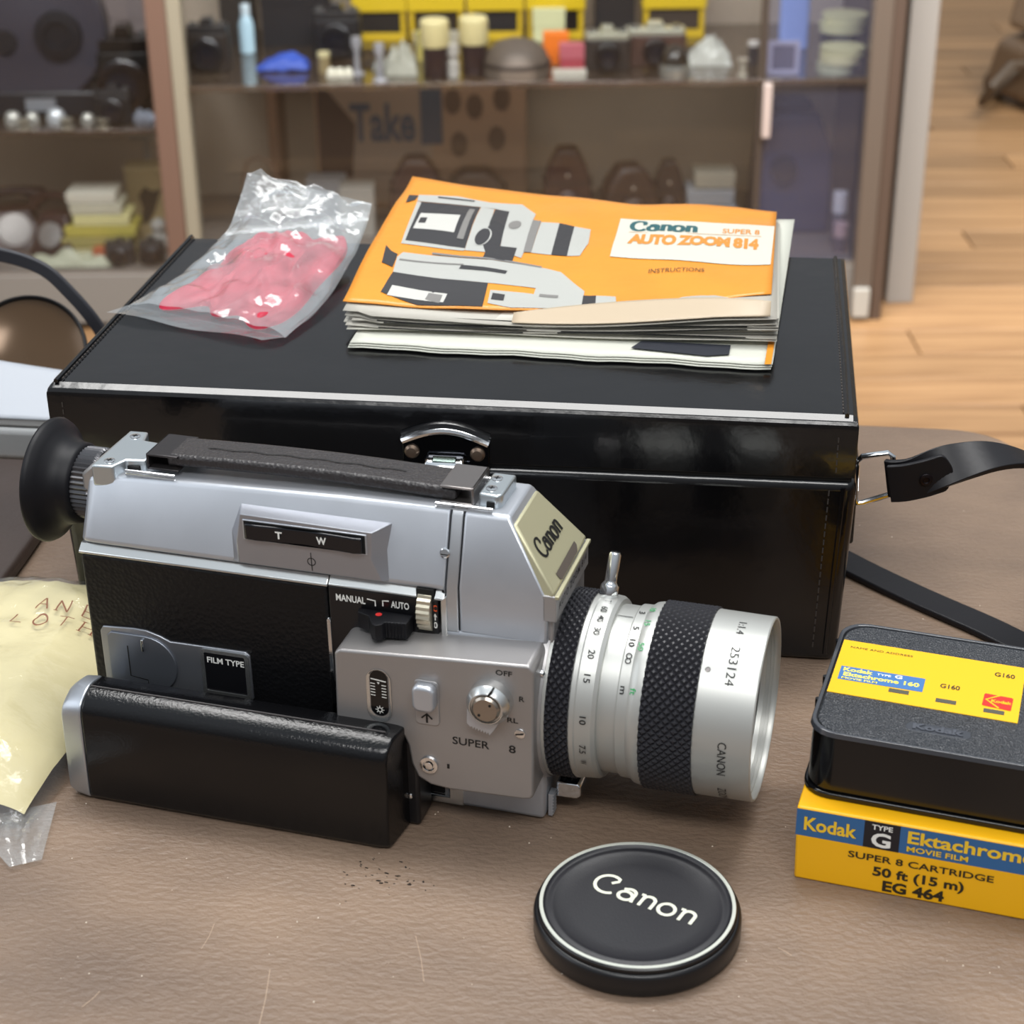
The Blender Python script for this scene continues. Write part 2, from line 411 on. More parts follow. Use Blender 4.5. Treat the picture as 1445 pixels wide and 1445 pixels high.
# dark seam core
MB().prism([(1.0, 67), (1.0, 84.6), (8.2, 107.2), (34, 107.2), (41, 84.6), (41, 67)], -34.5, -26, 'x').obj('seam_core', BLK_M, t)
pf = [(0.2, 68.8), (0.2, 85.2), (7.6, 107.0), (9.0, 108.6), (33, 108.6), (34.4, 107.0), (41.8, 85.2), (41.8, 68.8)]
MB().prism(pf, -32.8, -29.0, 'x').obj('seam_band', mat('band_silver', '#c9ccd0', 0.34, 0.85), t, bevel=.3)
# front upper housing, slanting down to the nose
vs = [(-28.6, y, z) for y, z in pf]
def nose(z): return 0.6 if z < 86.5 else 0.6-(z-86.5)*0.66
vs += [(nose(z), y, z) for y, z in pf]
n = len(pf); fs = [tuple(range(n))]+[(i, n+i, n+(i+1) % n, (i+1) % n) for i in range(n)]
fs += [(n, n+7, n+6, n+1), (n+1, n+6, n+5, n+2), (n+2, n+5, n+4, n+3)]
MB().add(vs, fs).obj('front_housing', SILVER, t, bevel=.9, seg=3, ang=25)
# badge plate
A = Vector((3.2, 0.2, 87.2)); B = Vector((3.2, 41.0, 87.6)); Cc = Vector((-12.0, 33.8, 106.6)); D = Vector((-12.0, 8.0, 106.6))
nn = (B-A).cross(D-A).normalized(); 
if nn.x < 0: nn = -nn
mb = MB(); bk = [p-nn*3.6 for p in (A+Vector((0, -.0, -1)), B+Vector((0, 0, -1)), Cc, D)]
mb.hexa(bk, (A, B, Cc, D))
bd = mb.obj('name_badge', CREAM_M, t, bevel=.9, seg=2)
ux = (B-A).normalized(); uy = (D-A); uy = (uy-ux*uy.dot(ux)).normalized()
bf = plane_fn(A, ux, uy, lift=0.15)
mb = MB(); canon_word(mb, lambda x, y: bf(9.2+x, 9.4+y), 4.9, 6.6, w=0.2, contrast=1.25, nrm=nn)
mb.obj('lettering', INKB, bd, smooth=False)
# meter window in the badge
q = [bf(9.6, .6), bf(28.6, .6), bf(31.2, 2.2), bf(31.2, 3.6), bf(8.6, 3.6), bf(8.6, 1.6)]
MB().add([p+nn*.1 for p in q], [tuple(range(6))]).obj('meter_window', mat('window_brown', '#57504a', 0.15), bd, smooth=False)
ns = MB().box(-1.0, 3.6, 0.2, 41.2, 77.2, 86.6).obj('nose_plate', SILVER2, t, bevel=.4)
MB().box(3.0, 4.4, 0.2, 41.2, 85.6, 86.8).obj('nose_rim', CREAM_M, ns, bevel=.2)
mb = MB(); text_to(mb, 'AUTO ZOOM 814', plane_fn((3.62, 3.2, 80.6), (0, 1, 0), (0, 0, 1)), 35, 2.6, bold=.01, spacing=1.3)
mb.obj('lettering', INKB, ns, smooth=False)
MB().box(-6, 2.2, 2, 42, 60, 79).obj('nose_block', SILVER2, t, bevel=1)
s = MB().lathe([(0, 1.7), (.4, 1.7), (.7, 1.3)], (-33.9, 3.6, 95.4), (0, -.95, .31), 20); sc_ = s.obj('screw', CHROME, rh)
MB().box(-35.2, -32.6, 2.7, 3.1, 95.0, 95.35).obj('screw_slot', HOLE, rh)

# zoom rocker housing
zf = [(-102.6, 102.4), (-56.8, 101.6), (-57.2, 92.6), (-54.2, 84.4), (-107.6, 84.4), (-103.4, 93.0)]
mb = MB()
F = [(-102.0, -1.2, 102.6), (-56.6, -1.2, 101.8), (-57.4, -1.2, 92.0), (-54.4, -0.6, 84.2), (-103.9, -0.6, 84.2), (-103.9, -1.2, 92.4)]
Bk = [(-104.8, 6.2, 102.6), (-52.2, 6.2, 102.4), (-53.2, 3.5, 94), (-51.2, 0.6, 84.2), (-107.6, 0.6, 84.2), (-107.6, 3.5, 94)]
mb.add(F+Bk, [(0, 5, 2, 1), (5, 4, 3, 2), (6, 7, 8, 9, 10, 11)]+[(i, (i+1) % 6, 6+(i+1) % 6, 6+i) for i in range(6)])
zh = mb.obj('zoom_switch_housing', mat('zoom_housing_silver', '#a3a5ac', 0.34, 0.7), t, bevel=.25)
MB().box(-101.2, -58.4, -1.6, -1.1, 93.6, 101.0).obj('rocker_frame', SILVER, zh, bevel=.3)
MB().box(-100.7, -58.9, -1.7, -1.5, 94.1, 100.6).obj('rocker_recess', HOLE, zh)
rk = MB(); rk.prism([(-100, -1.6), (-100, -3.0), (-96, -3.2), (-80, -2.2), (-64, -3.2), (-62.5, -3.4), (-59.6, -3.0), (-59.6, -1.6)], 94.5, 100.1, 'z')
rk = rk.obj('zoom_rocker', mat('gloss_black', '#0d0e14', 0.12), t, bevel=.5, seg=3)
mb = MB(); f_ = plane_fn((0, -3.1, 0), (1, 0, 0), (0, 0, 1))
text_to(mb, 'T', f_, 2.4, 2.6, -89.2, 96.4, .03); text_to(mb, 'W', f_, 3.4, 2.6, -75.0, 96.4, .03)
mb.obj('lettering', INKW, rk, smooth=False)
mb = MB(); f_ = plane_fn((0, -1.1, 0), (1, 0, 0), (0, 0, 1)); f2 = lambda x, y: Vector((x, -1.25+ (0.0 if y > 92 else (92-y)*.07), y))
stroke(mb, f2, arc(-78.1, 88.3, 1.35, 1.35, 0, 360, 20), .3); stroke(mb, f2, [(-78.1, 84.9), (-78.1, 91.8)], .3)
mb.obj('film_plane_mark', INKB, zh, smooth=False)

# control box with its cut-away lower corner
ob = [(-66.3, 64.2), (-66.8, 38.6), (-65.6, 37.2), (-47.0, 37.6), (-43.6, 36.2), (-42.3, 33.0), (-41.4, 26.0), (-39.4, 21.0), (-35.0, 18.6), (-28, 17.9), (-3, 18.8), (-0.6, 19.4), (0.2, 21.4), (0.4, 67.6), (-1.2, 69.6), (-64.6, 65.6)]
cb = MB().prism(ob, -15, 2, 'y').obj('control_box', mat('control_box_silver', '#a19e9d', 0.36, 0.62, 0.1, 2200), t, bevel=1.8, seg=4)
f_ = plane_fn((0, -15.05, 0), (1, 0, 0), (0, 0, 1))
mb = MB()
for s_, wd, ht, x, z, bo in (('OFF', 5.4, 1.9, -12.0, 64.9, 0), ('R', 1.8, 1.9, -4.4, 56.3, 0), ('C', 1.7, 1.8, -11.5, 47.9, 0), ('RL', 3.6, 1.8, -8.4, 47.9, 0), ('1', .8, 1.8, -29.0, 26.4, 0)):
    text_to(mb, s_, f_, wd, ht, x, z, .018)
stroke(mb, f_, [(-9.4, 48.8), (-8.9, 48.8)], .4)
text_to(mb, 'SUPER', f_, 12.4, 2.9, -26.9, 36.4, .012); text_to(mb, '8', f_, 2.3, 2.9, -8.0, 36.4, .012)
mb.obj('lettering', INKB, cb, smooth=False)
# oblong footage window
sl = rrect(-55.6, -47.2, 40.6, 60.4, 4.19, 8); si = rrect(-54.4, -48.3, 42.8, 60.0, 3.04, 8); n = len(sl)
mb = MB(); mb.add([(x, -15.3, z) for x, z in sl]+[(x, -15.3, z) for x, z in rrect(-55.2, -47.6, 41.1, 60.2, 3.79, 8)]+[(x, -14.9, z) for x, z in si],
   [(i, (i+1) % n, n+(i+1) % n, n+i) for i in range(n)]+[(n+i, n+(i+1) % n, 2*n+(i+1) % n, 2*n+i) for i in range(n)])
wn = mb.obj('window_rim', BRIGHT, cb)
MB().add([(x, -15.12, z) for x, z in si], [tuple(range(len(si)))]).obj('window_glass', mat('window_black', '#0a0a0b', 0.08), cb, smooth=False)
mb = MB(); f3 = plane_fn((0, -15.2, 0), (1, 0, 0), (0, 0, 1))
for i, z in enumerate((56.3, 55.0, 53.9, 52.8, 51.7, 50.6)):
    if i == 0: stroke(mb, f3, [(-54, z+.4), (-48.8, z-.2)], .4)
    else:
        stroke(mb, f3, [(-54.2, z), (-52.6, z-.1)], .3); stroke(mb, f3, [(-50.4, z-.4), (-48.8, z-.5)], .3)
mb.add([f3(-51.9, 55.6), f3(-51.0, 55.6), f3(-51.4, 54.8)], [(0, 1, 2)])
stroke(mb, f3, arc(-51.3, 45.2, .75, .75, 0, 360, 12), .28)
for k in range(8):
    a = k*math.pi/4; stroke(mb, f3, [(-51.3+1.0*math.cos(a), 45.2+1.0*math.sin(a)), (-51.3+1.5*math.cos(a), 45.2+1.5*math.sin(a))], .25)
mb.obj('scale_marks', INKW, cb, smooth=False)
# run lock button
MB().prism(rrect(-39.2, -31.0, 42.4, 59.0, 1.6, 4), -15.5, -14.5, 'y').obj('button_plate', SILVER2, cb, bevel=.2)
MB().prism(rrect(-39.0, -31.4, 49.0, 58.6, 2.4, 5), -19.2, -15, 'y').obj('slide_button', SILVER, cb, bevel=1.3, seg=4)
mb = MB(); f3 = plane_fn((0, -15.55, 0), (1, 0, 0), (0, 0, 1))
stroke(mb, f3, [(-35.2, 43.2), (-35.2, 46.4)], .7); stroke(mb, f3, [(-37.0, 44.8), (-35.2, 46.6), (-33.4, 44.8)], .6)
mb.obj('arrow_mark', INKB, cb, smooth=False)
# speed dial
dl = MB().lathe([(0, 7.4), (3.6, 7.2), (4.2, 6.9), (6.0, 5.5), (6.1, 5.2), (5.4, 5.0), (5.4, 0.1)], (-13.6, -15, 55.4), (0, -1, 0), 64).obj('dial', BRIGHT, cb, ang=16)
MB().lathe([(0, 4.7), (.8, 4.6), (1.5, 3.9), (1.55, 0.1)], (-13.6, -20.3, 55.4), (0, -1, 0), 48).obj('dial_cap', mat('dial_face', '#a39a90', .22, .9), dl, ang=20)
MB().prism([(-13.0, 60.6), (-12.4, 60.4), (-11.2, 62.2), (-11.8, 62.4)], -21.2, -18.4, 'y').obj('dial_mark', INKB, dl)
dc = MB()
for a_, r_ in ((-12.0, 57.4), (-15.6, 53.4)): dc.cyl((a_, -21.7, r_), (0, -1, 0), .45, .25, 12)
dc.obj('pin_hole', HOLE, dl)
mb = MB(); pts = [(-20.6, 52.6), (-20.9, 47.4), (-19.6, 46.0)]
for k in range(7): pts += [(-19.2+k*.9, 46.0-k*.25+.5), (-18.8+k*.9, 45.4-k*.25)]
pts += [(-12.0, 45.8), (-9.8, 49.6), (-11, 52)]
mb.prism(pts, -18.4, -15.2, 'y').obj('dial_lever', SILVER, dl, bevel=.15)
# socket and screws
MB().lathe([(0, 3.2), (.9, 3.0), (1.0, 2.0), (.1, 1.8), (.1, .1)], (-35.1, -15, 26.8), (0, -1, 0), 28).obj('socket', CHROME, cb)
MB().lathe([(0, 1.5), (1.2, 1.4), (1.4, .1)], (-35.1, -15, 26.8), (0, -1, 0), 14).obj('socket_pin', CHROME, cb)
MB().lathe([(0, 1.8), (.5, 1.7), (.7, 1.1), (.75, .1)], (-4.2, -14.9, 44.2), (0, -1, 0), 20).obj('screw', CHROME, cb)
MB().prism([(-5.6, 43.7), (-2.9, 44.3), (-2.9, 44.8), (-5.6, 44.2)], -15.75, -15.5, 'y').obj('screw_slot', HOLE, cb)
MB().lathe([(0, 1.3), (.8, 1.2), (1.2, .1)], (0.4, -6, 62), (1, 0, 0), 16).obj('screw', CHROME, cb)

# manual / auto switch and the filter wheel
mb = MB(); f_ = plane_fn((0, -0.25, 0), (1, 0, 0), (0, 0, 1))
text_to(mb, 'MANUAL', f_, 10.2, 2.5, -70.6, 74.9, .02); text_to(mb, 'AUTO', f_, 6.2, 2.5, -51.6, 75.0, .02)
for p in ([(-59.8, 76.9), (-57.0, 76.6), (-57.0, 74.6)], [(-52.3, 77.2), (-54.4, 77.0), (-54.4, 75.0)]): stroke(mb, f_, p, .45)
text_to(mb, '0', f_, 1.3, 2.3, -36.9-.3, 69.6, .02); stroke(mb, f_, [(-36.6, 72.4), (-36.6, 74.4)], .4)
mb.add([f_(-37.3, 73.7), f_(-35.9, 73.7), f_(-36.6, 75.0)], [(0, 1, 2)])
mb.obj('lettering', INKW, cp, smooth=False)
mb = MB(); text_to(mb, 'C', f_, 1.4, 2.3, -37.3, 75.8, .03); mb.obj('lettering', INKO, cp, smooth=False, label='orange letter C')
kn = [(-62.5, -1), (-62, -3.4), (-57.6, -5), (-55.2, -9.2), (-53.4, -10.4), (-51.6, -9.2)]
for k in range(6): kn += [(-51.2+k*1.1, -7.9+k*.12), (-50.9+k*1.1, -7.3+k*.12), (-50.4+k*1.1, -7.3+k*.12)]
kn += [(-44.2, -7.0), (-43.9, -1)]
ks = MB().prism(kn, 67.6, 73.6, 'z').obj('exposure_switch', RUBBER, cp, bevel=.3)
mb = MB(); f3 = plane_fn((0, 0, 73.7), (1, 0, 0), (0, 1, 0)); mb.add([f3(x, y) for x, y in arc(-54.7, -3.6, 1.1, 1.1, 0, 345, 16)], [tuple(range(17))])
mb.obj('red_dot', INKR, cp, smooth=False)
mb = MB(); pr = []
for k in range(52):
    a = 2*math.pi*k/52; r = 8.6 if k % 2 else 8.1; pr.append((5.0+r*math.cos(a), 75.0+r*math.sin(a)))
mb.prism(pr, -42.2, -37.6, 'x').obj('filter_wheel', mat('wheel_cream', '#cfc8b4', 0.35, 0.8), cp, bevel=.1, seg=1)
MB().box(-42.8, -37.0, -0.35, 3, 67, 83.4).obj('wheel_slot', HOLE, cp)

# eyecup and dioptre ring
ec = MB().lathe([(0.8, 18), (0.1, 20.8), (0.4, 21.6), (1.2, 21.8), (2.4, 21.2), (4.2, 18.9), (6.2, 16.6), (8, 15.2), (10, 14.4), (12.6, 14.2), (13.8, 13.2), (13.8, 9)], (-183.4, 20.6, 94.8), (1, 0, 0), 64).obj('eyecup', RUBBER, t, ang=60)
MB().lathe([(0, 9), (.2, 7), (3, 6.5), (3, .1)], (-181.4, 20.6, 94.8), (1, 0, 0), 40).obj('eyepiece_glass', mat('eye_glass', '#07080c', 0.05), ec)
mb = MB(); n = 90; vs = []; fs = []
for j, x in enumerate((-170, -169.4, -163.2, -162)):
    for i in range(n):
        a = 2*math.pi*i/n; r = (12.6 if i % 2 else 12.0) if j in (1, 2) else 11.8
        vs.append((x, 20.8+r*math.cos(a), 95.4+r*math.sin(a)))
for j in range(3): fs += [(j*n+i, j*n+(i+1) % n, (j+1)*n+(i+1) % n, (j+1)*n+i) for i in range(n)]
mb.add(vs, fs).obj('dioptre_ring', mat('ring_dark', '#5b5b5e', 0.3, 0.8), t, smooth=False)
MB().cyl((-172, 20.8, 95.2), (1, 0, 0), 11.0, 12, 40).obj('eyepiece_tube', BLK_M, t)

# carrying strap on top
rb = [(-158.6, 6.4), (-151.2, 7.4), (-149.2, 13.5), (-142.6, 14.6), (-143.2, 28.8), (-150.6, 29.6), (-152.4, 36.2), (-159.2, 35.6)]
br = MB().prism(rb, 102, 109.6, 'z').obj('rear_bracket', mat('bracket_silver', '#c4ccd0', 0.3, 0.85), t, bevel=.7, seg=3)
MB().prism([(-164.4, 92), (-164.4, 104.5), (-159.0, 109.4), (-156, 109.4), (-156, 102), (-160.5, 99)], 9, 34, 'y').obj('bracket_arm', SILVER2, br, bevel=1)
def phillips(x, y, z, par):
    s = MB().lathe([(0, 2.0), (.35, 1.9), (.5, 1.4), (.5, .1)], (x, y, z), (0, 0, 1), 20).obj('screw', CHROME, par)
    MB().box(x-1.0, x+1.0, y-.22, y+.22, z+.5, z+.58).box(x-.22, x+.22, y-1.0, y+1.0, z+.5, z+.58).obj('cross_slot', HOLE, par)
phillips(-154.2, 11.2, 109.5, br); phillips(-155.0, 31.4, 109.5, br)
MB().box(-149.0, -144.6, 13.0, 16.6, 103.6, 107.6).obj('socket_hole', HOLE, br, bevel=.4)
fb2 = MB().prism([(-25.6, 13.4), (-19.2, 12.6), (-17.8, 14.5), (-17.6, 29.6), (-25.4, 29.6)], 107.5, 113.0, 'z').obj('front_bracket', mat('bracket_silver', '#c4ccd0', 0.3, 0.85), t, bevel=.8, seg=3)
phillips(-22.4, 17.6, 112.9, fb2); phillips(-22.8, 25.0, 112.9, fb2)
MB().box(-22.6, -20.0, 12.3, 13.2, 108.2, 110.6).obj('slot', HOLE, fb2)
sp = [(-134+i*2.2, 20.6, 111.4+1.1*math.sin(math.pi*i/46)) for i in range(47)]
hs = MB().band([Vector(p) for p in sp], (0, 1, 0), 15.5, 4.2).obj('hand_strap', STRAPL, t, bevel=1.3, seg=3)
mb = MB(); stroke(mb, lambda x, y: Vector((x, y, 113.75+1.1*math.sin(math.pi*(x+134)/101.2))), [(-122+i*2, 20.2+.4*math.sin(i)) for i in range(36)], .7)
mb.obj('strap_groove', mat('groove_black', '#0c0b0c', .6), hs, smooth=False)
for x0, x1, zz in ((-145.5, -129.5, 110.2), (-38.0, -25.6, 112.2)):
    y0, y1 = 11.4, 29.6
    q = MB().box(x0+4.5, x1, y0+.6, y1-.6, zz+2.4, zz+3.3).box(x0+4.5, x1, y0+.6, y1-.6, zz-2.4, zz-1.6).box(x0+4.5, x0+5.4, y0+.6, y1-.6, zz-2.4, zz+3.3) if x0 < -100 else \
        MB().box(x0, x1-1, y0+.6, y1-.6, zz+1.8, zz+2.7).box(x1-2, x1-1, y0+.6, y1-.6, zz-3.4, zz+2.7).box(x0, x1-1, y0+.6, y1-.6, zz-3.4, zz-2.7)
    cl = q.obj('strap_clip', STEEL if x0 > -100 else mat('clip_dark', '#3f3c3d', .3, .7), t, bevel=.35)
    a, b2 = (x0-2, x1) if x0 < -100 else (x0-.5, x1+6)
    zb = zz-2.4
    for yy in (y0-2.2, y1+1.2):
        MB().tube([(a, yy, zb), (b2, yy, zb)], .5, 8).tube([(a, yy, zb-1.3), (b2, yy, zb-1.3)], .5, 8).obj('wire_loop', CHROME, cl)

# the folded grip
pg = [(-29.6, 1.5), (-30.2, 3), (-29.4, 33), (-29.1, 35), (-28.2, 36.9), (-26.8, 38.2), (-24.6, 39.5), (-22.2, 40.5), (-20.4, 40.9), (-18, 40.9), (-13, 40.0), (-5.2, 31.0), (-5.2, 1.5), (-7, 0.3), (-28, 0.3)]
g = MB()
vs = [(-153.2, y, z) for y, z in pg]; vs += [(-48.6, y, z) for y, z in pg]; vs += [(-45.0+((y+30)/25*3), y*.985+.4, min(z, 39.8)) for y, z in pg]
n = len(pg); fs = [tuple(range(n)), tuple(range(2*n, 3*n))[::-1]]
for j in range(2): fs += [(j*n+i, (j+1)*n+i, (j+1)*n+(i+1) % n, j*n+(i+1) % n) for i in range(n)]
g = g.add(vs, fs).obj('grip', GRIPL, t, bevel=.8, seg=3, ang=50)
vs = [(-161.0, y*.92-1.6, 2.4+z*.88) for y, z in pg]+[(-158.6, y*.985, .6+z*.97) for y, z in pg]+[(-153.2, y*1.005, z*1.004) for y, z in pg]
fs = [tuple(range(n)), tuple(range(2*n, 3*n))[::-1]]
for j in range(2): fs += [(j*n+i, (j+1)*n+i, (j+1)*n+(i+1) % n, j*n+(i+1) % n) for i in range(n)]
MB().add(vs, fs).obj('grip_end_cap', mat('cap_silver', '#b5bac1', 0.36, 0.85), g, bevel=.6, seg=3, ang=50)
MB().box(-152.8, -47.5, -21.2, -20.9, 40.75, 41.15).obj('grip_seam', mat('seam_grey', '#5a5757', .5), g)
MB().box(-44.5, -39.5, -13.8, -1, .4, 34).obj('grip_mount', BLK, t, bevel=1.2)
MB().lathe([(0, .9), (.5, .8), (.7, .1)], (-42.6, -13.9, 12), (0, -1, 0), 14).obj('screw', CHROME, g)
# tab and knurled lock under the lens
MB().prism([(2, 6.6), (9, 6.9), (10.4, 8.0), (10.4, 11.6), (9.4, 12.8), (2, 12.6)], 6, 15, 'y').obj('release_tab', CHROME, t, bevel=.5)
mb = MB()
for k in range(14): mb.box(.2, 2.0 if k % 2 else 1.6, 2.6, 6.5, 1+k*.62, 1.6+k*.62)
mb.obj('lock_ring', SILVER, t)

# ---- the zoom lens
CY, CZ = 21.0, 43.4
ln = MB().lathe([(-6, 33), (-1, 33), (1.2, 32.2), (1.2, 5)], (0, CY, CZ), (1, 0, 0), 96).obj('lens_mount', SILVER2, t, ang=30)
core = MB().lathe([(-8, 27), (62, 27), (62, 26)], (0, CY, CZ), (1, 0, 0), 64, cap=False).obj('lens_barrel', BLK_M, t)
def ring(name, prof, m, par=None): return MB().lathe(prof, (0, CY, CZ), (1, 0, 0), 128, cap=False).obj(name, m, par or t, ang=28)
ring('thin_ring', [(1.2, 26), (1.2, 31.6), (2.2, 31.6), (2.2, 26)], LENS_S)
rg1 = ring('zoom_ring', [(9.8, 26), (9.8, 30.8), (10.2, 31.1), (11.6, 31.1), (12.0, 30.8), (17.2, 30.4), (18.4, 29.6), (18.5, 28.0), (18.5, 26)], LENS_S)
rg2 = ring('lens_neck', [(18.5, 26), (18.5, 27.9), (24.3, 27.9), (24.3, 26)], LENS_S)
rg3 = ring('distance_ring', [(24.4, 27), (24.4, 28.4), (24.8, 28.7), (28.0, 28.8), (29.4, 29.9), (31.0, 30.3), (32.6, 30.3), (32.6, 27)], LENS_S)
rg4 = ring('front_ring', [(49.6, 27), (49.6, 30.2), (49.9, 30.4), (66.0, 30.2), (68.0, 30.2), (68.4, 29.9), (68.4, 29.3), (67.4, 28.9), (66.4, 28.9), (66.4, 28.2), (65.4, 28.2), (65.4, 27.6), (64.2, 27.6), (64.2, 26.9), (61.0, 26.4)], LENS_S)
ring('retaining_ring', [(61.5, 26.6), (62.6, 26.5), (62.6, 24.4), (61.4, 24.2)], BLK, rg4)
gl = MB().lathe([(61.0, 25)]+[(61.0+2.2*(1-(r/25)**2), r) for r in (22, 18, 14, 9, 4, .1)], (0, CY, CZ), (1, 0, 0), 64).obj('front_glass', mat('lens_glass', '#0a0a14', 0.03, coat=1.0), t)
def knurl(name, x0, x1, r, nth, nx, depth=0.75):
    vs = []; fs = []
    dx = (x1-x0)/nx; dth = 2*math.pi/nth
    def P(x, th, rr): return (min(max(x, x0), x1), CY-rr*math.cos(th), CZ+rr*math.sin(th))
    for i in range(nx*2+1):
        for j in range(nth*2):
            if (i+j) % 2: continue
            cx = x0+i*dx/2; ct = j*dth/2
            k = len(vs)
            for sx, st in ((-1, 0), (0, -1), (1, 0), (0, 1)): vs.append(P(cx+sx*dx/2, ct+st*dth/2, r-depth))
            for sx, st in ((-1, 0), (0, -1), (1, 0), (0, 1)): vs.append(P(cx+sx*dx*.17, ct+st*dth*.17, r))
            for q in range(4): fs.append((k+q, k+(q+1) % 4, k+4+(q+1) % 4, k+4+q))
            fs.append((k+4, k+5, k+6, k+7))
    return MB().add(vs, fs).obj(name, KNURL, t, smooth=False)
knurl('knurled_grip', 2.2, 9.8, 31.6, 64, 3, .9)
knurl('knurled_grip', 32.6, 49.6, 31.1, 64, 6, .9)
def cfn(r, x, phi0, lift=.16):
    # text plane on the barrel: first axis runs down the near side, second axis forward
    def f(a, b):
        ph = phi0-a/r
        return Vector((x+b, CY-(r+lift)*math.cos(ph), CZ+(r+lift)*math.sin(ph)))
    return f
def ltext(mb, s, r, x, deg, wd, ht, bold=.01):
    text_to(mb, s, cfn(r, x-ht/2, math.radians(deg)), wd, ht, -wd/2, 0, bold)
mb = MB()
for s_, dg, wd in (('T', 95, 1.3), ('60', 85, 3.0), ('40', 75.9, 3.0), ('30', 66.1, 3.0), ('20', 50.1, 3.0), ('15', 35.4, 2.8), ('10', 10, 2.8), ('7.5', -10.4, 3.6), ('W', -22.1, 2.2)):
    ltext(mb, s_, 30.75, 14.8, dg, wd, 2.2)
mb.obj('numerals', INKB, rg1, smooth=False)
mb = MB()
for s_, dg, wd in (('3', 92.8, 1.4), ('5', 75.5, 1.4), ('10', 63.3, 2.8), ('m', 31.6, 2.6)): ltext(mb, s_, 28.85, 26.4, dg, wd, 2.0, .015)
ff = cfn(28.9, 26.4, math.radians(52.1))
stroke(mb, ff, arc(-.85, 0, .85, .85, 0, 360, 16), .35); stroke(mb, ff, arc(.85, 0, .85, .85, 180, 540, 16), .35)
mb.obj('numerals', INKB, rg3, smooth=False)
mb = MB()
for s_, dg, wd in (('10', 93.7, 2.4), ('15', 78.7, 2.6), ('50', 60.1, 3.0), ('ft', 31.7, 2.2)): ltext(mb, s_, 30.1, 29.8, dg, wd, 1.9, .015)
mb.obj('numerals', INKG, rg3, smooth=False, label='green feet numerals')
mb = MB()
ltext(mb, '1:1.4', 30.3, 59.4, 86, 6.6, 2.6, 0); ltext(mb, '253124', 30.3, 59.4, 56.0, 13.6, 3.0, 0); ltext(mb, 'CANON', 30.3, 59.4, -2.8, 12.6, 2.9, 0); ltext(mb, 'ZOOM', 30.3, 59.4, -38, 10, 2.9, 0)
mb.obj('lettering', INKB, rg4, smooth=False)
mb = MB(); ff = cfn(28.0, 17.8, math.radians(88))
stroke(mb, ff, [(0, 1.0), (0, 6.2)], .3); mb.obj('index_line', INKB, rg2, smooth=False)
a = math.radians(51.3); MB().lathe([(0, .9), (.1, .8), (-.3, .1)], (52.0, CY-30.4*math.cos(a), CZ+30.4*math.sin(a)), (0, -math.cos(a), math.sin(a)), 14).obj('set_screw', STEEL, rg4)
lv = Vector((0.08, .28, .96)).normalized(); b0 = Vector((13.4, 29.0, 72.2))
zl = MB().lathe([(0, 3.0), (.4, 3.2), (4.4, 3.1), (5.0, 2.7), (5.8, 2.1), (6.4, 2.05), (15.0, 2.1), (15.8, 1.6), (16.0, .1)], b0, lv, 28).obj('zoom_lever', CHROME, t)
# ================================================================== THE BLACK LEATHER CASE
CW, CD, CH = 304.6, 184.0, 102.0
t = thing('camera_case', 'large black leather camera case with chrome latch behind the cine camera', 'case', (0, 0, 0))
bd = MB().hexa([(2, 0, 0), (303, 0, 0), (303, CD, 0), (2, CD, 0)], [(-.5, -.6, 75.2), (305.8, -.6, 77.6), (305.8, CD, 77.6), (-.5, CD, 75.2)]).obj('lower_box', CASEL, t, bevel=4, seg=4)
lp_ = [(0, 0), (0, 1)]
def lidprof(x, zb, zt):
    return [(x, 0, zb), (x, 0, zt-4.6), (x, .35, zt-2.9), (x, 1.2, zt-1.7), (x, 4.2, zt-.25), (x, 7.0, zt), (x, CD-6, zt), (x, CD-1.5, zt-1.5), (x, CD, zt-5), (x, CD, zb)]
vs = []
for x, k_ in ((0, 3.2), (.5, 1.4), (2.2, .3), (5, 0), (299.6, 0), (302.4, .3), (304.1, 1.4), (304.6, 3.2)):
    zt = lerp(101.6, 102.2, x/304.6)
    vs += [(a, b if .1 < b < CD-.1 else b, min(c, zt-k_)) for a, b, c in lidprof(x, 76+x*.0085, zt)]
n = 10; fs = [tuple(range(n)), tuple(range(7*n, 8*n))[::-1]]
for j in range(7): fs += [(j*n+i, (j+1)*n+i, (j+1)*n+(i+1) % n, j*n+(i+1) % n) for i in range(n)]
ld = MB().add(vs, fs).obj('lid', CASEL, t, bevel=.7, seg=3, ang=12)
MB().box(1.5, 303.5, 1.2, CD-1, 70, 80).obj('inner_rim', HOLE, t)
def stitches(name, a, b, step, par, wdt=.55):
    a = Vector(a); b = Vector(b); L = (b-a).length; n = int(L/step); d = (b-a).normalized(); mb = MB()
    for i in range(n):
        p = a+d*(i*step+.3); mb.tube([p, p+d*(step*.62)], wdt/2, 5)
    o = mb.obj(name, THREAD, par); o['kind'] = 'stuff'; return o
for x in (5.0, 299.0): stitches('lid_stitching', (x, 5, 102.2), (x, CD-4, 102.2), 3.0, ld)
for x in (6.0, 297.6): stitches('lid_stitching', (x, -0.2, 80.5), (x, -0.2, 98), 3.0, ld)
stitches('body_stitching', (295.6, -0.9, 74), (293.8, -0.5, 6), 3.4, bd)
stitches('body_stitching', (8, -0.9, 72), (9, -0.5, 6), 3.4, bd)
MB().tube([(300.2, 3, 102.1), (300.6, 60, 102.3), (300.2, 120, 102.1), (300, CD-4, 102.0)], .9, 6).obj('lid_piping', CASEL, ld)
MB().tube([(3.2, 3, 102.1), (3.2, CD-4, 102.0)], .9, 6).obj('lid_piping', CASEL, ld)
MB().tube([(300.8, -.8, 75), (299.6, -.4, 40), (298.6, 0, 4)], 1.0, 6).obj('corner_piping', CASEL, bd)
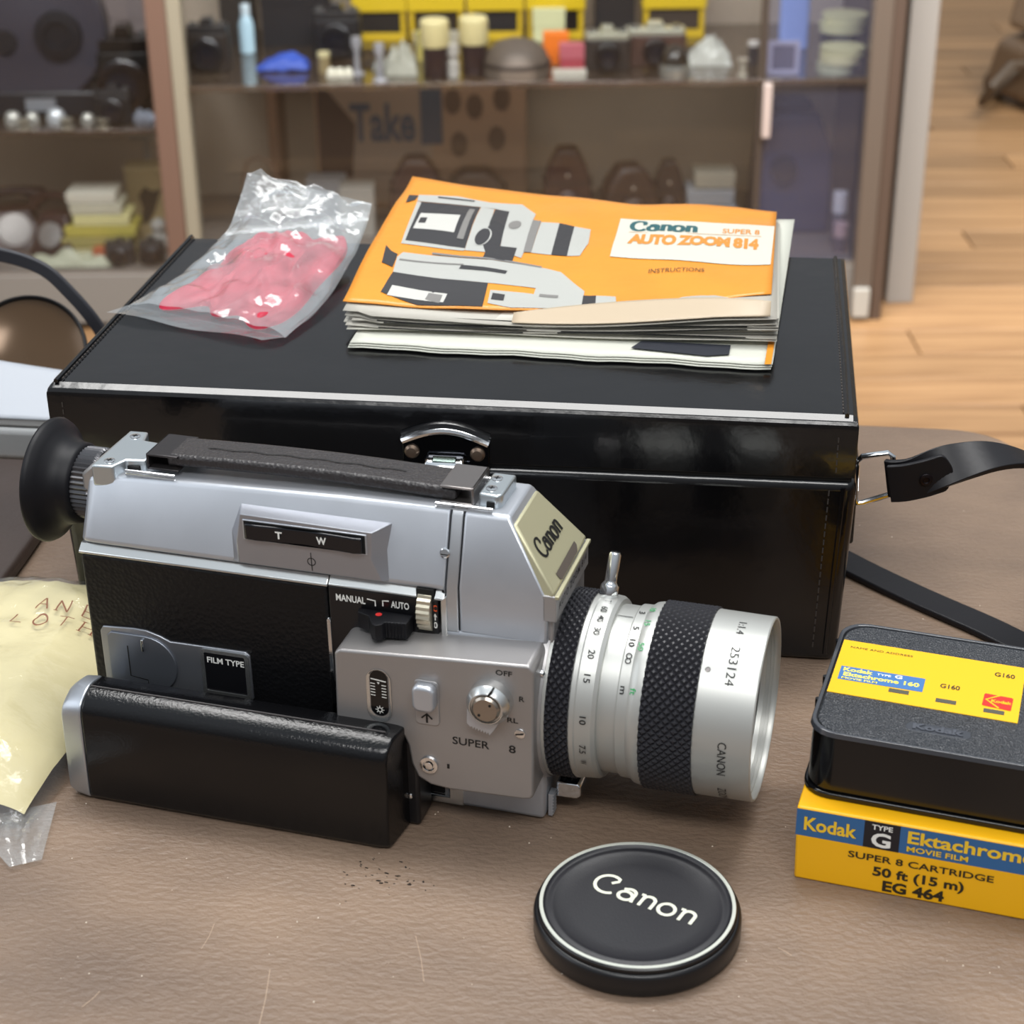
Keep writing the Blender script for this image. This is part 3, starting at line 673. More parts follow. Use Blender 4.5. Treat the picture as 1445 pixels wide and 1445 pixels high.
# latch
lt = MB()
top = [(137.6+32.6*i/16, 86.2+4.6*math.sin(math.pi*i/16)) for i in range(17)]
lt.prism([(137.6, 73)]+top+[(170.2, 73)], -1.4, -0.2, 'y')
lt = lt.obj('latch', mat('latch_black_chrome', '#2b2c30', 0.12, 1.0), t, bevel=.3)
mb = MB(); mb.tube([Vector((x, -1.8, z+.2)) for x, z in top], [1.5]*17, 8); mb.obj('arched_rim', CHROME, lt)
mb = MB(); mb.tube([Vector((x, -0.9, z+2.6-.6)) for x, z in top], [1.5]*17, 8); mb.obj('leather_welt', CASEL, lt)
for x in (141.2, 166.0): MB().lathe([(0, 2.9), (1.0, 2.8), (2.0, 1.9), (2.3, .1)], (x, -1.3, 82.0), (0, -1, 0), 20).obj('rivet', mat('old_brass', '#7b6a5c', 0.3, 0.8), lt)
MB().prism([(-1.4, 68), (-8.2, 68), (-9.4, 72), (-9.0, 76), (-7.0, 79.6), (-3.2, 81.4), (-1.4, 81.4)], 146.4, 161.4, 'x').obj('hasp', CHROME, lt, bevel=1.6, seg=4)
MB().hexa([(149.4, -6.0, 79.4), (158.4, -6.0, 79.4), (158.4, -3.4, 80.8), (149.4, -3.4, 80.8)], [(149.4, -6.4, 80.3), (158.4, -6.4, 80.3), (158.4, -3.6, 81.6), (149.4, -3.6, 81.6)]).obj('hasp_window', mat('hasp_dark', '#6f7d78', .2, 1), lt, bevel=.4)
MB().cyl((145.6, -3.6, 76.4), (1, 0, 0), 1.5, 17, 14).obj('hasp_pin', CHROME, lt)
MB().box(139, 170, -2.4, -.6, 71.6, 73.2).obj('lower_plate', CHROME, lt, bevel=.4)
# ring and shoulder strap at the right end
tb = MB().box(304.6, 307.4, 22, 44, 40, 74).obj('end_tab', CASEL, t, bevel=1.2)
dpt = [(307.6, 26, 57), (307.4, 26, 75), (309.5, 26, 77.6), (318.5, 27, 79.4), (321, 28, 79.0), (322.2, 30, 77)]
dr = MB(); P = [(307.0, 24, 58.6), (306.4, 24, 74.2), (308.2, 24, 76.6), (317.6, 24, 78.6), (319.6, 24, 77.2), (321.4, 24, 63.4), (320.2, 24, 61.6), (309.8, 24, 57.4), (308, 24, 57.2)]
dr.tube(P, 1.15, 10, closed=True); dr.obj('square_ring', CHROME, t)
pts = []; sd = []; wd = []
path = [(317.8, 22, 69.2), (321, 20.5, 69.6), (327, 19, 71.2), (335, 18.5, 75.4), (344, 20, 78.2), (356, 24, 79.4), (368, 30, 76.2), (380, 38, 68), (389, 46, 56), (396, 56, 40), (402, 66, 20)]
from mathutils import geometry
for i, p in enumerate(path):
    k = i/(len(path)-1); pts.append(Vector(p)); sd.append(Vector((-.18-.1*k, .0+.98*min(1, max(0, k-.12)*2.0), 1-1.12*min(1, max(0, k-.12)*1.9)))); wd.append(15.2)
def smooth_pts(ps, n=6):
    out = []
    for i in range(len(ps)-1):
        a = ps[max(i-1, 0)]; b = ps[i]; c = ps[i+1]; d = ps[min(i+2, len(ps)-1)]
        for j in range(n):
            q = j/n
            out.append(.5*((2*b)+(c-a)*q+(2*a-5*b+4*c-d)*q*q+(3*b-a-3*c+d)*q**3))
    return out+[ps[-1]]
st = MB().band(smooth_pts(pts), smooth_pts(sd), 15.2, 2.4).obj('shoulder_strap', mat('strap_black', '#131216', 0.42, 0, .3, 300, spec=.3), t, bevel=.7)
pe = [Vector((318.5, 18.2, 68.6)), Vector((324, 16.8, 70.0)), Vector((331, 16.2, 72.4)), Vector((336, 16.4, 74.4)), Vector((339, 16.8, 75.4)), Vector((341, 17, 76))]
MB().band(smooth_pts(pe, 4), Vector((-.2, 0, 1)), [15]*14+[14.6, 13.6, 12, 9.6, 7, 4.5, 1.5], 2.0).obj('strap_end', mat('strap_black', '#17161a'), st, bevel=.6)
MB().lathe([(0, 2.5), (.3, 2.3), (.5, 1.3), (.1, 1.0), (.1, .1)], (331.5, 14.9, 72.4), (.12, -1, 0), 20).obj('snap', mat('snap_black', '#1b1417', .3, .6), st)
p2 = [Vector(p) for p in ((300, 92, 2.0), (312, 80, 2.0), (326, 68, 2.0), (342, 53, 2.0), (358, 38, 2.0), (380, 16, 2.0), (400, -12, 2.0), (409, -30, 2.0))]
for p in p2: p.x = min(p.x, 390)
p2 = [Vector(p) for p in ((296, 190, 2.0), (303, 192, 2), (310, 150, 2))]
p2 = [Vector(p) for p in ((303, 86, 1.8), (318, 70.5, 1.8), (338, 52, 1.8), (360, 33.5, 1.8), (371, 23, 1.8), (380, 14, 1.8), (386, 4, 1.8))]
MB().band(smooth_pts(p2), Vector((.70, .714, 0)), 14.5, 2.6).obj('shoulder_strap', mat('strap_black', '#17161a'), t, bevel=.7)

# ================================================================== LENS CAP
t = thing('lens_cover', 'round black lens cap with a silver ring and word in front of the lens', 'lens cap', (238.9, -164.0, 0))
cp_ = MB().lathe([(0, 29), (.4, 31.2), (1.2, 31.8), (6.6, 31.8), (7.6, 31.4), (8.0, 30.8), (8.0, 30.5), (9.4, 30.5), (9.9, 30.0), (9.9, 28.9)], (0, 0, 0), (0, 0, 1), 128, cap=False).obj('rim', mat('cap_black', '#0f0f12', 0.32), t, ang=40)
MB().lathe([(9.9, 30.0), (10.05, 29.9), (10.05, 28.9), (9.9, 28.8)], n=128, cap=False).obj('silver_ring', mat('cap_ring', '#cfd2c8', .35, .5), t)
cf = MB().lathe([(9.9, 28.9), (9.2, 28.3), (9.0, 27.4), (9.5, 26.6), (9.2, 25.6), (8.7, 24.0), (8.6, 20), (8.6, .1)], n=128, cap=False).obj('face', mat('cap_face', '#1c1c21', 0.42, 0, .15, 1500), t, ang=50)
an = math.radians(-24)
ux = Vector((math.cos(an), math.sin(an), 0)); uy = Vector((-math.sin(an), math.cos(an), 0))
f_ = plane_fn(Vector((-15.2, 7.0, 8.6)), ux, uy, lift=.1)
mb = MB(); canon_word(mb, f_, 8.1, 8.6, w=.14); o = mb.obj('lettering', mat('cap_letter', '#cfd0c0', .4), cf, smooth=False)

# ================================================================== FILM BOX AND CARTRIDGE
ka = math.atan2(-12.3, 68.5)
t = thing('film_box', 'yellow cardboard super 8 film box under the black cartridge', 'box', (286.2, -133.2, 0), ka)
BW, BD, BH = 92.0, 76.0, 27.6
MB().hexa([(0.6, 0, 0), (BW, 0, 0), (BW, BD, 0), (0, BD, 0)], [(0, 0, BH), (BW, 0, BH), (BW, BD, BH), (0, BD, BH)]).obj('carton', YEL, t, bevel=.8, seg=3)
MB().add([(0.1, -.06, 17.0), (BW, -.06, 17.0), (BW, -.06, BH-.6), (0.1, -.06, BH-.6)], [(0, 1, 2, 3)]).obj('blue_stripe', BLUE, t, smooth=False)
MB().add([(21.2, -.12, 17.0), (32.2, -.12, 17.0), (32.2, -.12, BH-.6), (21.2, -.12, BH-.6)], [(0, 1, 2, 3)]).obj('navy_panel', NAVY, t, smooth=False)
f_ = plane_fn((0, -.16, 0), (1, 0, 0), (0, 0, 1))
mb = MB(); text_to(mb, 'Kodak', f_, 16.4, 5.0, 2.6, 19.6, .025); text_to(mb, 'Ektachrome 160', f_, 52.0, 4.6, 34.6, 21.4, .025); text_to(mb, 'MOVIE FILM', f_, 18.6, 2.0, 34.6, 18.2, .02)
mb.obj('lettering', mat('box_yellow_ink', '#f0c52e', .45), t, smooth=False, label='yellow words on the blue stripe')
mb = MB(); text_to(mb, 'TYPE', f_, 6.4, 1.9, 23.5, 24.2, .02); text_to(mb, 'G', f_, 6.0, 5.2, 23.6, 18.0, .03)
mb.obj('lettering', INKW, t, smooth=False, label='white words on the navy panel')
mb = MB(); text_to(mb, 'SUPER 8 CARTRIDGE', f_, 44.5, 2.5, 17.0, 12.2, .015); text_to(mb, '50 ft (15 m)', f_, 28.0, 3.4, 25.0, 6.9, .03); text_to(mb, 'EG 464', f_, 19.0, 3.9, 28.4, 1.6, .035)
mb.obj('lettering', mat('box_ink', '#2a2313', .5), t, smooth=False, label='dark print on the yellow face')

t = thing('film_cartridge', 'black super 8 film cartridge with a yellow label lying on the film box', 'film cartridge', (286.9, -126.6, BH), ka-.012)
KW, KD, KH = 78.0, 72.0, 24.4
base = rrect(0, KW, 0, KD, 9, 6)
MB().prism(base, 0.0, 2.2, 'z').obj('base_flange', mat('clear_black', '#0c0c0e', .12), t, bevel=.5)
def scl(poly, k): return [((x-KW/2)*k+KW/2, (y-KD/2)*k+KD/2) for x, y in poly]
mb = MB(); nn_ = len(base); a = scl(base, .975); b = scl(base, .965)
mb.add([(x, y, 2.2) for x, y in a]+[(x, y, 23.2) for x, y in b], [tuple(range(nn_))[::-1], tuple(range(nn_, 2*nn_))]+[(i, (i+1) % nn_, nn_+(i+1) % nn_, nn_+i) for i in range(nn_)])
sh = mb.obj('shell', mat('cartridge_side', '#0b0b0d', .16), t, bevel=.8, seg=3)
a = scl(base, .985); b = scl(base, .975); c = scl(base, .945); d = scl(base, .94)
mb = MB(); mb.add([(x, y, 22.6) for x, y in a]+[(x, y, 24.2) for x, y in b]+[(x, y, 24.2) for x, y in c]+[(x, y, 23.2) for x, y in d],
   [(k*nn_+i, k*nn_+(i+1) % nn_, (k+1)*nn_+(i+1) % nn_, (k+1)*nn_+i) for k in range(3) for i in range(nn_)])
mb.obj('clear_rim', mat('rim_grey', '#3a3c41', .08, spec=1.0), t, bevel=.2)
face = scl(base, .93)
tp = MB().prism(face, 22.8, 23.9, 'z').obj('textured_face', mat('cartridge_face', '#33363b', .36, 0, .9, 1500, 'voronoi', dist=.0006, spec=.6), t, bevel=.3)
zt = 23.95
MB().hexa([(2.9, 24.6, zt-.3), (62.4, 24.0, zt-.3), (62.4, 58.0, zt-.3), (2.9, 58.4, zt-.3)], [(2.9, 24.6, zt+.15), (62.4, 24.0, zt+.15), (62.4, 58.0, zt+.15), (2.9, 58.4, zt+.15)]).obj('paper_label', YEL2, t)
f_ = plane_fn((-4.6, 0, zt+.16), (1, 0, 0), (0, 1, 0))
def rect(mbx, f, x0, x1, y0, y1): mbx.add([f(x0, y0), f(x1, y0), f(x1, y1), f(x0, y1)], [(0, 1, 2, 3)])
mb = MB(); rect(mb, f_, 9.4, 36.6, 33.0, 41.4); mb.obj('blue_stripe', mat('label_blue', '#3f6fa8', .4), t, smooth=False)
f2 = plane_fn((-4.6, 0, zt+.2), (1, 0, 0), (0, 1, 0))
mb = MB(); text_to(mb, 'Kodak', f2, 9.6, 2.2, 10.4, 38.6, .03); text_to(mb, 'Ektachrome 160', f2, 24.4, 2.3, 10.8, 35.6, .03); text_to(mb, 'MOVIE FILM', f2, 11.4, 1.1, 10.6, 33.7, .02)
mb.obj('lettering', mat('label_yel_ink', '#f5e25a', .45), t, smooth=False, label='pale yellow words on the blue stripe')
mb = MB(); text_to(mb, 'TYPE', f2, 4.6, 1.2, 21.2, 38.9, .02); text_to(mb, 'G', f2, 2.4, 2.0, 27.0, 38.8, .03); mb.obj('lettering', INKW, t, smooth=False, label='white words on the blue stripe')
mb = MB(); text_to(mb, 'NAME AND ADDRESS', f2, 20.5, 1.2, 10.4, 53.6, 0); text_to(mb, 'G160', f2, 6.4, 2.5, 57.6, 50.0, .02); text_to(mb, 'G160', f2, 6.2, 2.6, 41.6, 37.6, .02)
mb.obj('lettering', DARKINK, t, smooth=False, label='dark print on the yellow label')
mb = MB()
for x0, y0 in ((26.2, 30.0), (41.2, 28.6), (56.2, 27.2)): mb.box(x0-4.6, x0+1.8, y0, y0+2.3, zt+.1, zt+.24)
mb.obj('label_slot', mat('slot_grey', '#4b4a3c', .6), t)
mb = MB(); rr = [(55.8, 31.0), (64.4, 30.2), (64.6, 37.6), (64.0, 38.0), (56.0, 38.4), (55.6, 38.0), (55.4, 31.4)]
mb.add([f2(x, y) for x, y in rr], [tuple(range(7))]); mb.obj('red_emblem', mat('emblem_red', '#dd2a1f', .4), t, smooth=False)
f3 = plane_fn((-4.6, 0, zt+.26), (1, 0, 0), (0, 1, 0))
mb = MB(); stroke(mb, f3, [(60.4, 38.3), (56.4, 34.8), (60.6, 30.7)], .7); text_to(mb, 'Kodak', f3, 6.4, 1.7, 58.0, 33.7, .04); mb.obj('lettering', YEL2, t, smooth=False, label='yellow mark on the red emblem')
mb = MB(); mb.prism(rrect(29.5, 49.5, 10.0, 15.0, 2.4, 5), 23.7, 24.05, 'z'); em = mb.obj('embossed_oval', mat('emboss', '#3a3d43', .3), t, bevel=.15)
mb = MB(); text_to(mb, 'Kodak', plane_fn((0, 0, 24.06), (1, 0, 0), (0, 1, 0)), 15.5, 3.0, 31.7, 11.2, .04); o = mb.obj('embossed_word', mat('emboss2', '#4b4e55', .25), t, smooth=False); extrude_flat(o, .25)
for yy, xx in ((20, .9), (34, .9), (58, .9)): MB().cyl((xx, yy, 20.6), (0, 0, 1), .9, 3.2, 12).obj('side_lug', mat('clear_black', '#0c0c0e'), t)
# ================================================================== BOOKLETS ON THE CASE
PAPER = mat('paper_white', '#bfc0b5', 0.55, 0, .25, 30, dist=0.0008)
PAGE = mat('paper_page', '#a8a49a', 0.5, 0, .3, 60, dist=0.0004)
ORANGE = mat('cover_orange', '#d88b2a', 0.32, 0, .5, 24, dist=0.003, var=.05, vscale=30)
def lerp(a, b, k): return a+(b-a)*k
def bil(P00, P10, P11, P01, u, v):
    P00, P10, P11, P01 = map(Vector, (P00, P10, P11, P01))
    return (P00*(1-u)+P10*u)*(1-v)+(P01*(1-u)+P11*u)*v
def bend(p, a, s): return a*noise.noise(Vector((p.x/s, p.y/s, 3.1)))
t = thing('folded_leaflet', 'white leaflet with an orange edge lying under the orange instruction booklet', 'leaflet', (0, 0, 0))
def leaf(u, v, dz=0):
    p = bil((107, 47, 103.0), (272.6, 41.5, 103.2), (281.0, 206, 109.0), (112, 196, 107), u, v); p.z += dz+max(0, bend(p, 1.2, 40))*v; 
    p.y += .7*math.sin(u*19)+.4*math.sin(u*51) if v < .02 else 0
    p.z = max(p.z, 102.7+dz)
    return p
for i in range(3):
    MB().grid(lambda u, v, i=i: leaf(u, v, i*.7)+Vector((i*.3, i*.8, 0)), 30, 24).obj('page', PAPER, t, solid=.35)
MB().add([leaf(.985, 0, 2.0), leaf(1.0, 0, 2.0), leaf(1.0, .3, 2.0), leaf(.985, .3, 2.0)], [(0, 1, 2, 3)]).obj('orange_edge', ORANGE, t, smooth=False)
mk = MB(); pp = [(.67, .055), (.69, .10), (.9, .10), (.9, .045), (.85, .03), (.74, .045)]; mk.add([leaf(a, b, 2.1) for a, b in pp], [tuple(range(6))]); mk.obj('printed_picture', mat('print_dark', '#22252e', .5), t, smooth=False)

t = thing('instruction_booklet', 'orange instruction booklet with dog-eared pages on top of the black case', 'booklet', (0, 0, 0))
def fore(i, n, u, v):
    k = i/(n-1)
    z0 = lerp(106.0, 112.0, k)+1.5*u*(1-v)
    sag = -2.4*psin(math.pi*min(1, u*1.15))*k*(1-v)
    fan = (u**3)*k*3.0*(1-v)**5
    yf = 61-7*k*(1-u)*0+2.0*math.sin(i*2.3)+(-2 if i == 0 else 0)+4*k*(u < .06)
    x = lerp(104+2.2*math.sin(i*1.7), 274.5+1.2*math.sin(i*3.1), u)-6*(1-v)*0
    y = lerp(yf, 196, v)
    z = z0+sag+fan+lerp(0, 7.0-6.5*u, v)+.5*math.sin(u*8+i*1.3)*(1-v)
    return Vector((x, y, z))
NP = 11
for i in range(NP):
    MB().grid(lambda u, v, i=i: fore(i, NP, u, v), 28, 10).obj('page', PAGE if i % 3 else mat('page_pale', '#bcb9ae', .5), t, solid=.3)
mb = MB()
for i in (2, 5, 7, 9): 
    for u0, u1 in ((.08, .42), (.5, .93)): mb.add([fore(i, NP, u0+(u1-u0)*q/8, 0)+Vector((0, -.25, dz-.15)) for dz in (0, .55) for q in range(9)], [(q, q+1, q+10, q+9) for q in range(8)])
mb.obj('page_edge_print', INKB, t, smooth=False)
def cover(u, v, dz=0.0):
    p = bil((100.5, 70, 113.8), (271.8, 93, 114.8), (273.2, 200, 115.0), (103.0, 200, 123.6), u, v)
    f = max(0.0, 1-v/.45)
    p.z += -1.2*f*psin(math.pi*u)+2.6*psin(math.pi*v)*(1-.4*u)+bend(p, 1.3, 28)
    if u > .9 and v > .8: p.z -= (u-.9)*(v-.8)*60
    p.z += dz
    return p
MB().grid(lambda u, v: cover(u, v*(1.08)-.08*psin(math.pi*min(1, max(0, u)))) if True else None, 48, 30).obj('cover', ORANGE, t, solid=.35)
MB().grid(lambda u, v: cover(u*.98+.0, 1.0)+Vector((0, v*4.5, -2.2*v-.6)) if u < .62 else cover(u*.98, 1.0)+Vector((0, v*1, -2.2*v-.6)), 30, 2).obj('back_page', PAPER, t, solid=.3)
# curled page lying over the front right corner of the cover
def curl(u, v):
    w_ = .02+.10*psin(math.pi*min(1, u*.93+.05))**.7
    a = fore(NP-1, NP, lerp(.40, .985, u), v*w_)
    a.z += 1.2+v*5.0*(.3+.7*u)
    return a
MB().grid(curl, 24, 10).obj('curled_page', mat('page_warm', '#b5a48c', .45), t, solid=.25)
def drape(name, polys, m, dz, cuts=2):
    bm = bmesh.new()
    for poly in polys:
        vs = [bm.verts.new((a, b, 0)) for a, b in poly]; bm.faces.new(vs)
    bmesh.ops.triangulate(bm, faces=bm.faces[:])
    for _ in range(cuts): bmesh.ops.subdivide_edges(bm, edges=[e for e in bm.edges if e.calc_length() > .03], cuts=1, use_grid_fill=True)
    bmesh.ops.triangulate(bm, faces=bm.faces[:])
    bm.verts.index_update()
    mbx = MB(); mbx.add([cover(v.co.x, v.co.y, dz) for v in bm.verts], [tuple(v.index for v in f.verts) for f in bm.faces]); bm.free()
    return mbx.obj(name, m, t, smooth=False)
P = {
'body1_top': [(0.045, 0.9), (0.149, 0.919), (0.24, 0.879), (0.328, 0.88), (0.376, 0.762), (0.375, 0.695), (0.386, 0.447), (0.383, 0.323), (0.365, 0.339), (0.322, 0.413), (0.301, 0.789), (0.266, 0.808), (0.225, 0.814), (0.063, 0.827), (0.052, 0.832)],
'panel1': [(0.065, 0.819), (0.224, 0.805), (0.235, 0.402), (0.079, 0.447)],
'plate1': [(0.08, 0.706), (0.187, 0.687), (0.192, 0.52), (0.083, 0.55)],
'mid1': [(0.225, 0.814), (0.262, 0.803), (0.282, 0.416), (0.313, 0.377), (0.31, 0.359), (0.236, 0.386)],
'frame1': [(0.053, 0.824), (0.065, 0.819), (0.079, 0.447), (0.235, 0.402), (0.235, 0.38), (0.072, 0.422)],
'grip1': [(0.264, 0.804), (0.303, 0.79), (0.321, 0.421), (0.364, 0.409), (0.365, 0.278), (0.29, 0.312), (0.29, 0.366), (0.276, 0.433), (0.273, 0.52)],
'lens1a': [(0.375, 0.695), (0.398, 0.681), (0.402, 0.377), (0.383, 0.375)],
'lens1b': [(0.399, 0.672), (0.447, 0.663), (0.453, 0.364), (0.402, 0.377)],
'lens1c': [(0.447, 0.663), (0.487, 0.642), (0.493, 0.353), (0.453, 0.364)],
'lens1d': [(0.487, 0.642), (0.53, 0.631), (0.537, 0.467), (0.525, 0.353), (0.493, 0.353)],
'eye1': [(0.02, 0.891), (0.046, 0.892), (0.044, 0.839), (0.026, 0.798)],
'body2': [(0.088, 0.353), (0.165, 0.337), (0.453, 0.248), (0.49, 0.223), (0.559, 0.064), (0.563, -0.06), (0.463, -0.065), (0.399, -0.064), (0.341, -0.028), (0.337, 0.068), (0.441, 0.049), (0.442, 0.092), (0.322, 0.117), (0.088, 0.192), (0.079, 0.313)],
'black2': [(0.088, 0.192), (0.326, 0.114), (0.332, -0.055), (0.178, -0.03), (0.079, 0.059)],
'plate2': [(0.1, 0.102), (0.238, 0.047), (0.236, -0.015), (0.097, 0.037)],
'dark2': [(0.193, 0.056), (0.228, 0.039), (0.228, -0.022), (0.19, 0.011)],
'eye2': [(0.038, 0.402), (0.058, 0.358), (0.077, 0.336), (0.081, 0.229), (0.063, 0.251), (0.049, 0.265)],
'switch2': [(0.245, 0.254), (0.362, 0.209), (0.36, 0.184), (0.243, 0.221)],
'lens2': [(0.559, 0.028), (0.59, 0.018), (0.594, -0.06), (0.562, -0.06)],
'lens2b': [(0.59, 0.018), (0.637, -0.001), (0.642, -0.06), (0.594, -0.06)]}
PSIL = mat('print_silver', '#a9aaa5', .45); PDK = mat('print_black', '#2d2c2e', .45); PGR = mat('print_grey', '#777572', .45)
for k in ('body1_top', 'mid1', 'frame1', 'lens1b', 'lens1d', 'body2', 'lens2b'): drape('printed_camera', [P[k]], PSIL, .25)
for k in ('panel1', 'grip1', 'lens1c', 'eye1', 'black2', 'eye2', 'switch2', 'lens2'): drape('printed_shade', [P[k]], PDK, .3)
for k in ('plate1', 'plate2'): drape('printed_detail', [P[k]], mat('print_pale', '#bdbcb6', .45), .36)
for q_ in (P['lens1a'], P['dark2'], arc(.335, .63, .016, .05, 0, 342, 18)): drape('printed_detail', [q_], PGR, .40)
for a_, b_ in (([(.088, .30), (.25, .26), (.25, .25), (.088, .288)], PGR), ([(.10, .895), (.20, .885), (.20, .872), (.10, .88)], PDK), ([(.16, .36), (.44, .262), (.44, .25), (.16, .345)], PGR), ([(.20, .77), (.215, .768), (.222, .47), (.205, .475)], PGR), ([(.086, .66), (.105, .657), (.107, .60), (.088, .604)], PDK), ([(.345, .045), (.375, .035), (.376, -.01), (.346, 0)], PDK), ([(.455, .05), (.50, .04), (.50, .02), (.455, .03)], PGR)):
    drape('printed_detail', [a_], b_, .42)
mb = MB(); cf_ = lambda x, y: cover(x, y, .45)
stroke(mb, cf_, arc(.267, .50, .02, .075, 0, 345, 18), .004, closed=True); mb.obj('printed_dial_ring', PSIL, t, smooth=False)
drape('printed_dial', [arc(.267, .50, .019, .07, 0, 342, 18)], PDK, .42)
drape('white_panel', [[(0.599, 0.35), (0.8, .315), (0.993, 0.31), (0.997, 0.789), (0.597, 0.779)]], mat('print_white', '#c2c2b5', .45), .3, 3)
mb = MB(); g_ = lambda x, y: cover(.632+x, .652+y, .42)
canon_word(mb, g_, .0385, .105, w=.26, contrast=1.25)
mb.obj('printed_word', mat('print_teal', '#1f5358', .45), t, smooth=False)
mb = MB(); g0 = lambda x, y: cover(x, y, .42)
text_to(mb, 'AUTO ZOOM 814', g0, .328, .112, .632, .495, .06, .92)
stroke(mb, g0, [(.628, .632), (.8, .636), (.965, .640)], .004)
text_to(mb, 'SUPER 8', g0, .095, .055, .865, .66, .02)
mb.obj('printed_word', mat('print_orange', '#c9822f', .45), t, smooth=False)
mb = MB(); text_to(mb, 'INSTRUCTIONS', g0, .134, .036, .701, .212, 0.0); mb.obj('printed_word', mat('print_brown', '#5a3d18', .5), t, smooth=False)

# ================================================================== CRUMPLED PLASTIC BAGS
def crumpler(seed, n, size, amp):
    rnd = random.Random(seed); C = []
    for i in range(n):
        a = rnd.uniform(0, math.tau); C.append((rnd.uniform(0, 1)*size[0], rnd.uniform(0, 1)*size[1], math.cos(a), math.sin(a), rnd.uniform(.4, 1)*amp*(1 if rnd.random() < .5 else -1), rnd.uniform(8, 26)))
    def f(x, y):
        s = 0
        for cx, cy, dx, dy, a, r in C:
            px, py = x-cx, y-cy; d = abs(px*dx+py*dy); e = abs(-px*dy+py*dx)
            if d < r*.35 and e < r: s += a*(1-d/(r*.35))*(1-(e/r)**2)
        return s
    return f
PLAST = film('clear_plastic', '#dfe5e8', .19, .12, (.93, .95, .96, 1), bump=.4)
cr1 = crumpler(3, 150, (95, 130), 2.6)
Lp = [Vector(p) for p in ((5, 82, 103.2), (17.6, 118, 104.5), (22.2, 146, 107), (28, 162, 114), (34, 175, 134.5))]
Rp = [Vector(p) for p in ((80, 53.5, 103.2), (87.6, 90, 105), (89.3, 138, 108), (89.8, 165, 113.5), (90.5, 177, 121))]
def along(P, t_):
    k = min(t_*(len(P)-1), len(P)-1.001); i = int(k); f = k-i
    a = P[max(i-1, 0)]; b = P[i]; c = P[i+1]; d = P[min(i+2, len(P)-1)]
    return .5*((2*b)+(c-a)*f+(2*a-5*b+4*c-d)*f*f+(3*b-a-3*c+d)*f**3)
def rbag(u, v, top=1, k=1.0, inset=0):
    uu = inset+(1-2*inset)*u; vv = v
    p = along(Lp, vv).lerp(along(Rp, vv), uu)
    full = (psin(math.pi*uu)**.55)*(psin(math.pi*min(.999, vv*.95+.05))**.5)*(11 if vv < .6 else 11-(vv-.6)*9)
    if top > 0:
        p.z += full*k
        c = cr1(uu*85, vv*125)*min(1, psin(math.pi*uu)*3)*min(1, vv*6+.2)
        p.z += c*.8; p.y += c*.5*vv
        p.z += 1.8*noise.noise(Vector((uu*6, vv*8, 1)))
    p.z = max(p.z, 102.6)
    return p
t = thing('plastic_bag', 'crumpled clear plastic bag holding red cloth on the left of the case lid', 'plastic bag', (0, 0, 0))
MB().grid(lambda u, v: rbag(u, v), 90, 120).obj('top_film', PLAST, t, ang=20)
MB().grid(lambda u, v: rbag(u, v, 0)+Vector((0, 0, .2)), 30, 40).obj('bottom_film', PLAST, t, ang=20)
MB().grid(lambda u, v: along(Lp, 0).lerp(along(Rp, 0), u)+Vector(((v)*(-6-2*u), -v*(9-4*u), .4+.8*math.sin(u*9)*v)), 30, 4).obj('seam_flap', PLAST, t, ang=20)
cr2 = crumpler(11, 90, (80, 70), 3.4)
def red(u, v):
    a = lerp(.17, .90, u); b = lerp(.07, .66, v)
    ed = .035*math.sin(u*17+v*5)+.025*math.sin(u*7+2)+.03*math.sin(v*11)
    q = rbag(a+ed*(u-.5)*1.2, b+ed*(v-.5)*1.5, 0)
    full = (psin(math.pi*u)**.5)*(psin(math.pi*v)**.5)*8.0
    q.z += full+cr2(u*80, v*70)*.55*min(1, full/3); q.z = max(q.z, 103.1)
    return q
o = MB().grid(red, 70, 60).obj('red_cloth', mat('red_cloth', '#b80c36', .55, 0, .6, 120, dist=.001, var=.2, vscale=40), None, ang=25)
tag(o, 'crumpled red cloth folded inside the clear plastic bag', 'cloth')

# pale yellow cleaning cloth in its bag, left of the camera
cr3 = crumpler(21, 160, (150, 160), 2.2)
YB = ((-118, -150, 0), (33, -144, 0), (37, 10, 0), (-118, -12, 0))
def ybag(u, v, g=0.0, flat=False):
    p = bil(*YB, u, v)
    p.x += (5*psin(math.pi*v))*u; p.y += 10*psin(math.pi*u)*(v > .5)*(v-.5)*2
    if flat: return p+Vector((0, 0, .5))
    e = min(1, (psin(math.pi*u)*2.0))**.4*min(1, psin(math.pi*v)*1.8)**.45
    h = 23*e
    h += cr3(u*150, v*160)*.5*e+2.2*noise.noise(Vector((u*5, v*5, 7)))*e
    p.z = max(.7, h+g)
    return p
t = thing('cloth_bag', 'clear plastic bag around the pale yellow cleaning cloth left of the camera', 'plastic bag', (0, 0, 0))
PL2 = film('clear_plastic_thin', '#ffffff', .06, .12, (.97, .97, .96, 1), bump=.7)
MB().grid(lambda u, v: ybag(u, v, 1.0), 90, 90).obj('top_film', PL2, t, ang=25)
def flap(u, v):
    a = ybag(lerp(.74, 1.0, u), 0, 0, True); tip = Vector((39.5, -160.5, 1.0))
    k = v; w_ = lerp(1, .25, v)
    base_ = Vector((14, -141, 3)).lerp(Vector((39, -126, 2)), u)
    top_ = Vector((25+u*14, -150-u*1, 4)) if False else lerp(1, 0, 0)*Vector((27+12*u, -158+2*u, 1.5))
    p = base_.lerp(Vector((36+9*u, -161+5*u, 1.2)), v)
    p.z += 3.5*math.sin(v*math.pi)*math.sin(u*math.pi)*abs(math.sin(u*9+v*4))+.6
    return p
MB().grid(flap, 16, 12).obj('corner_flap', PLAST, t, ang=15)
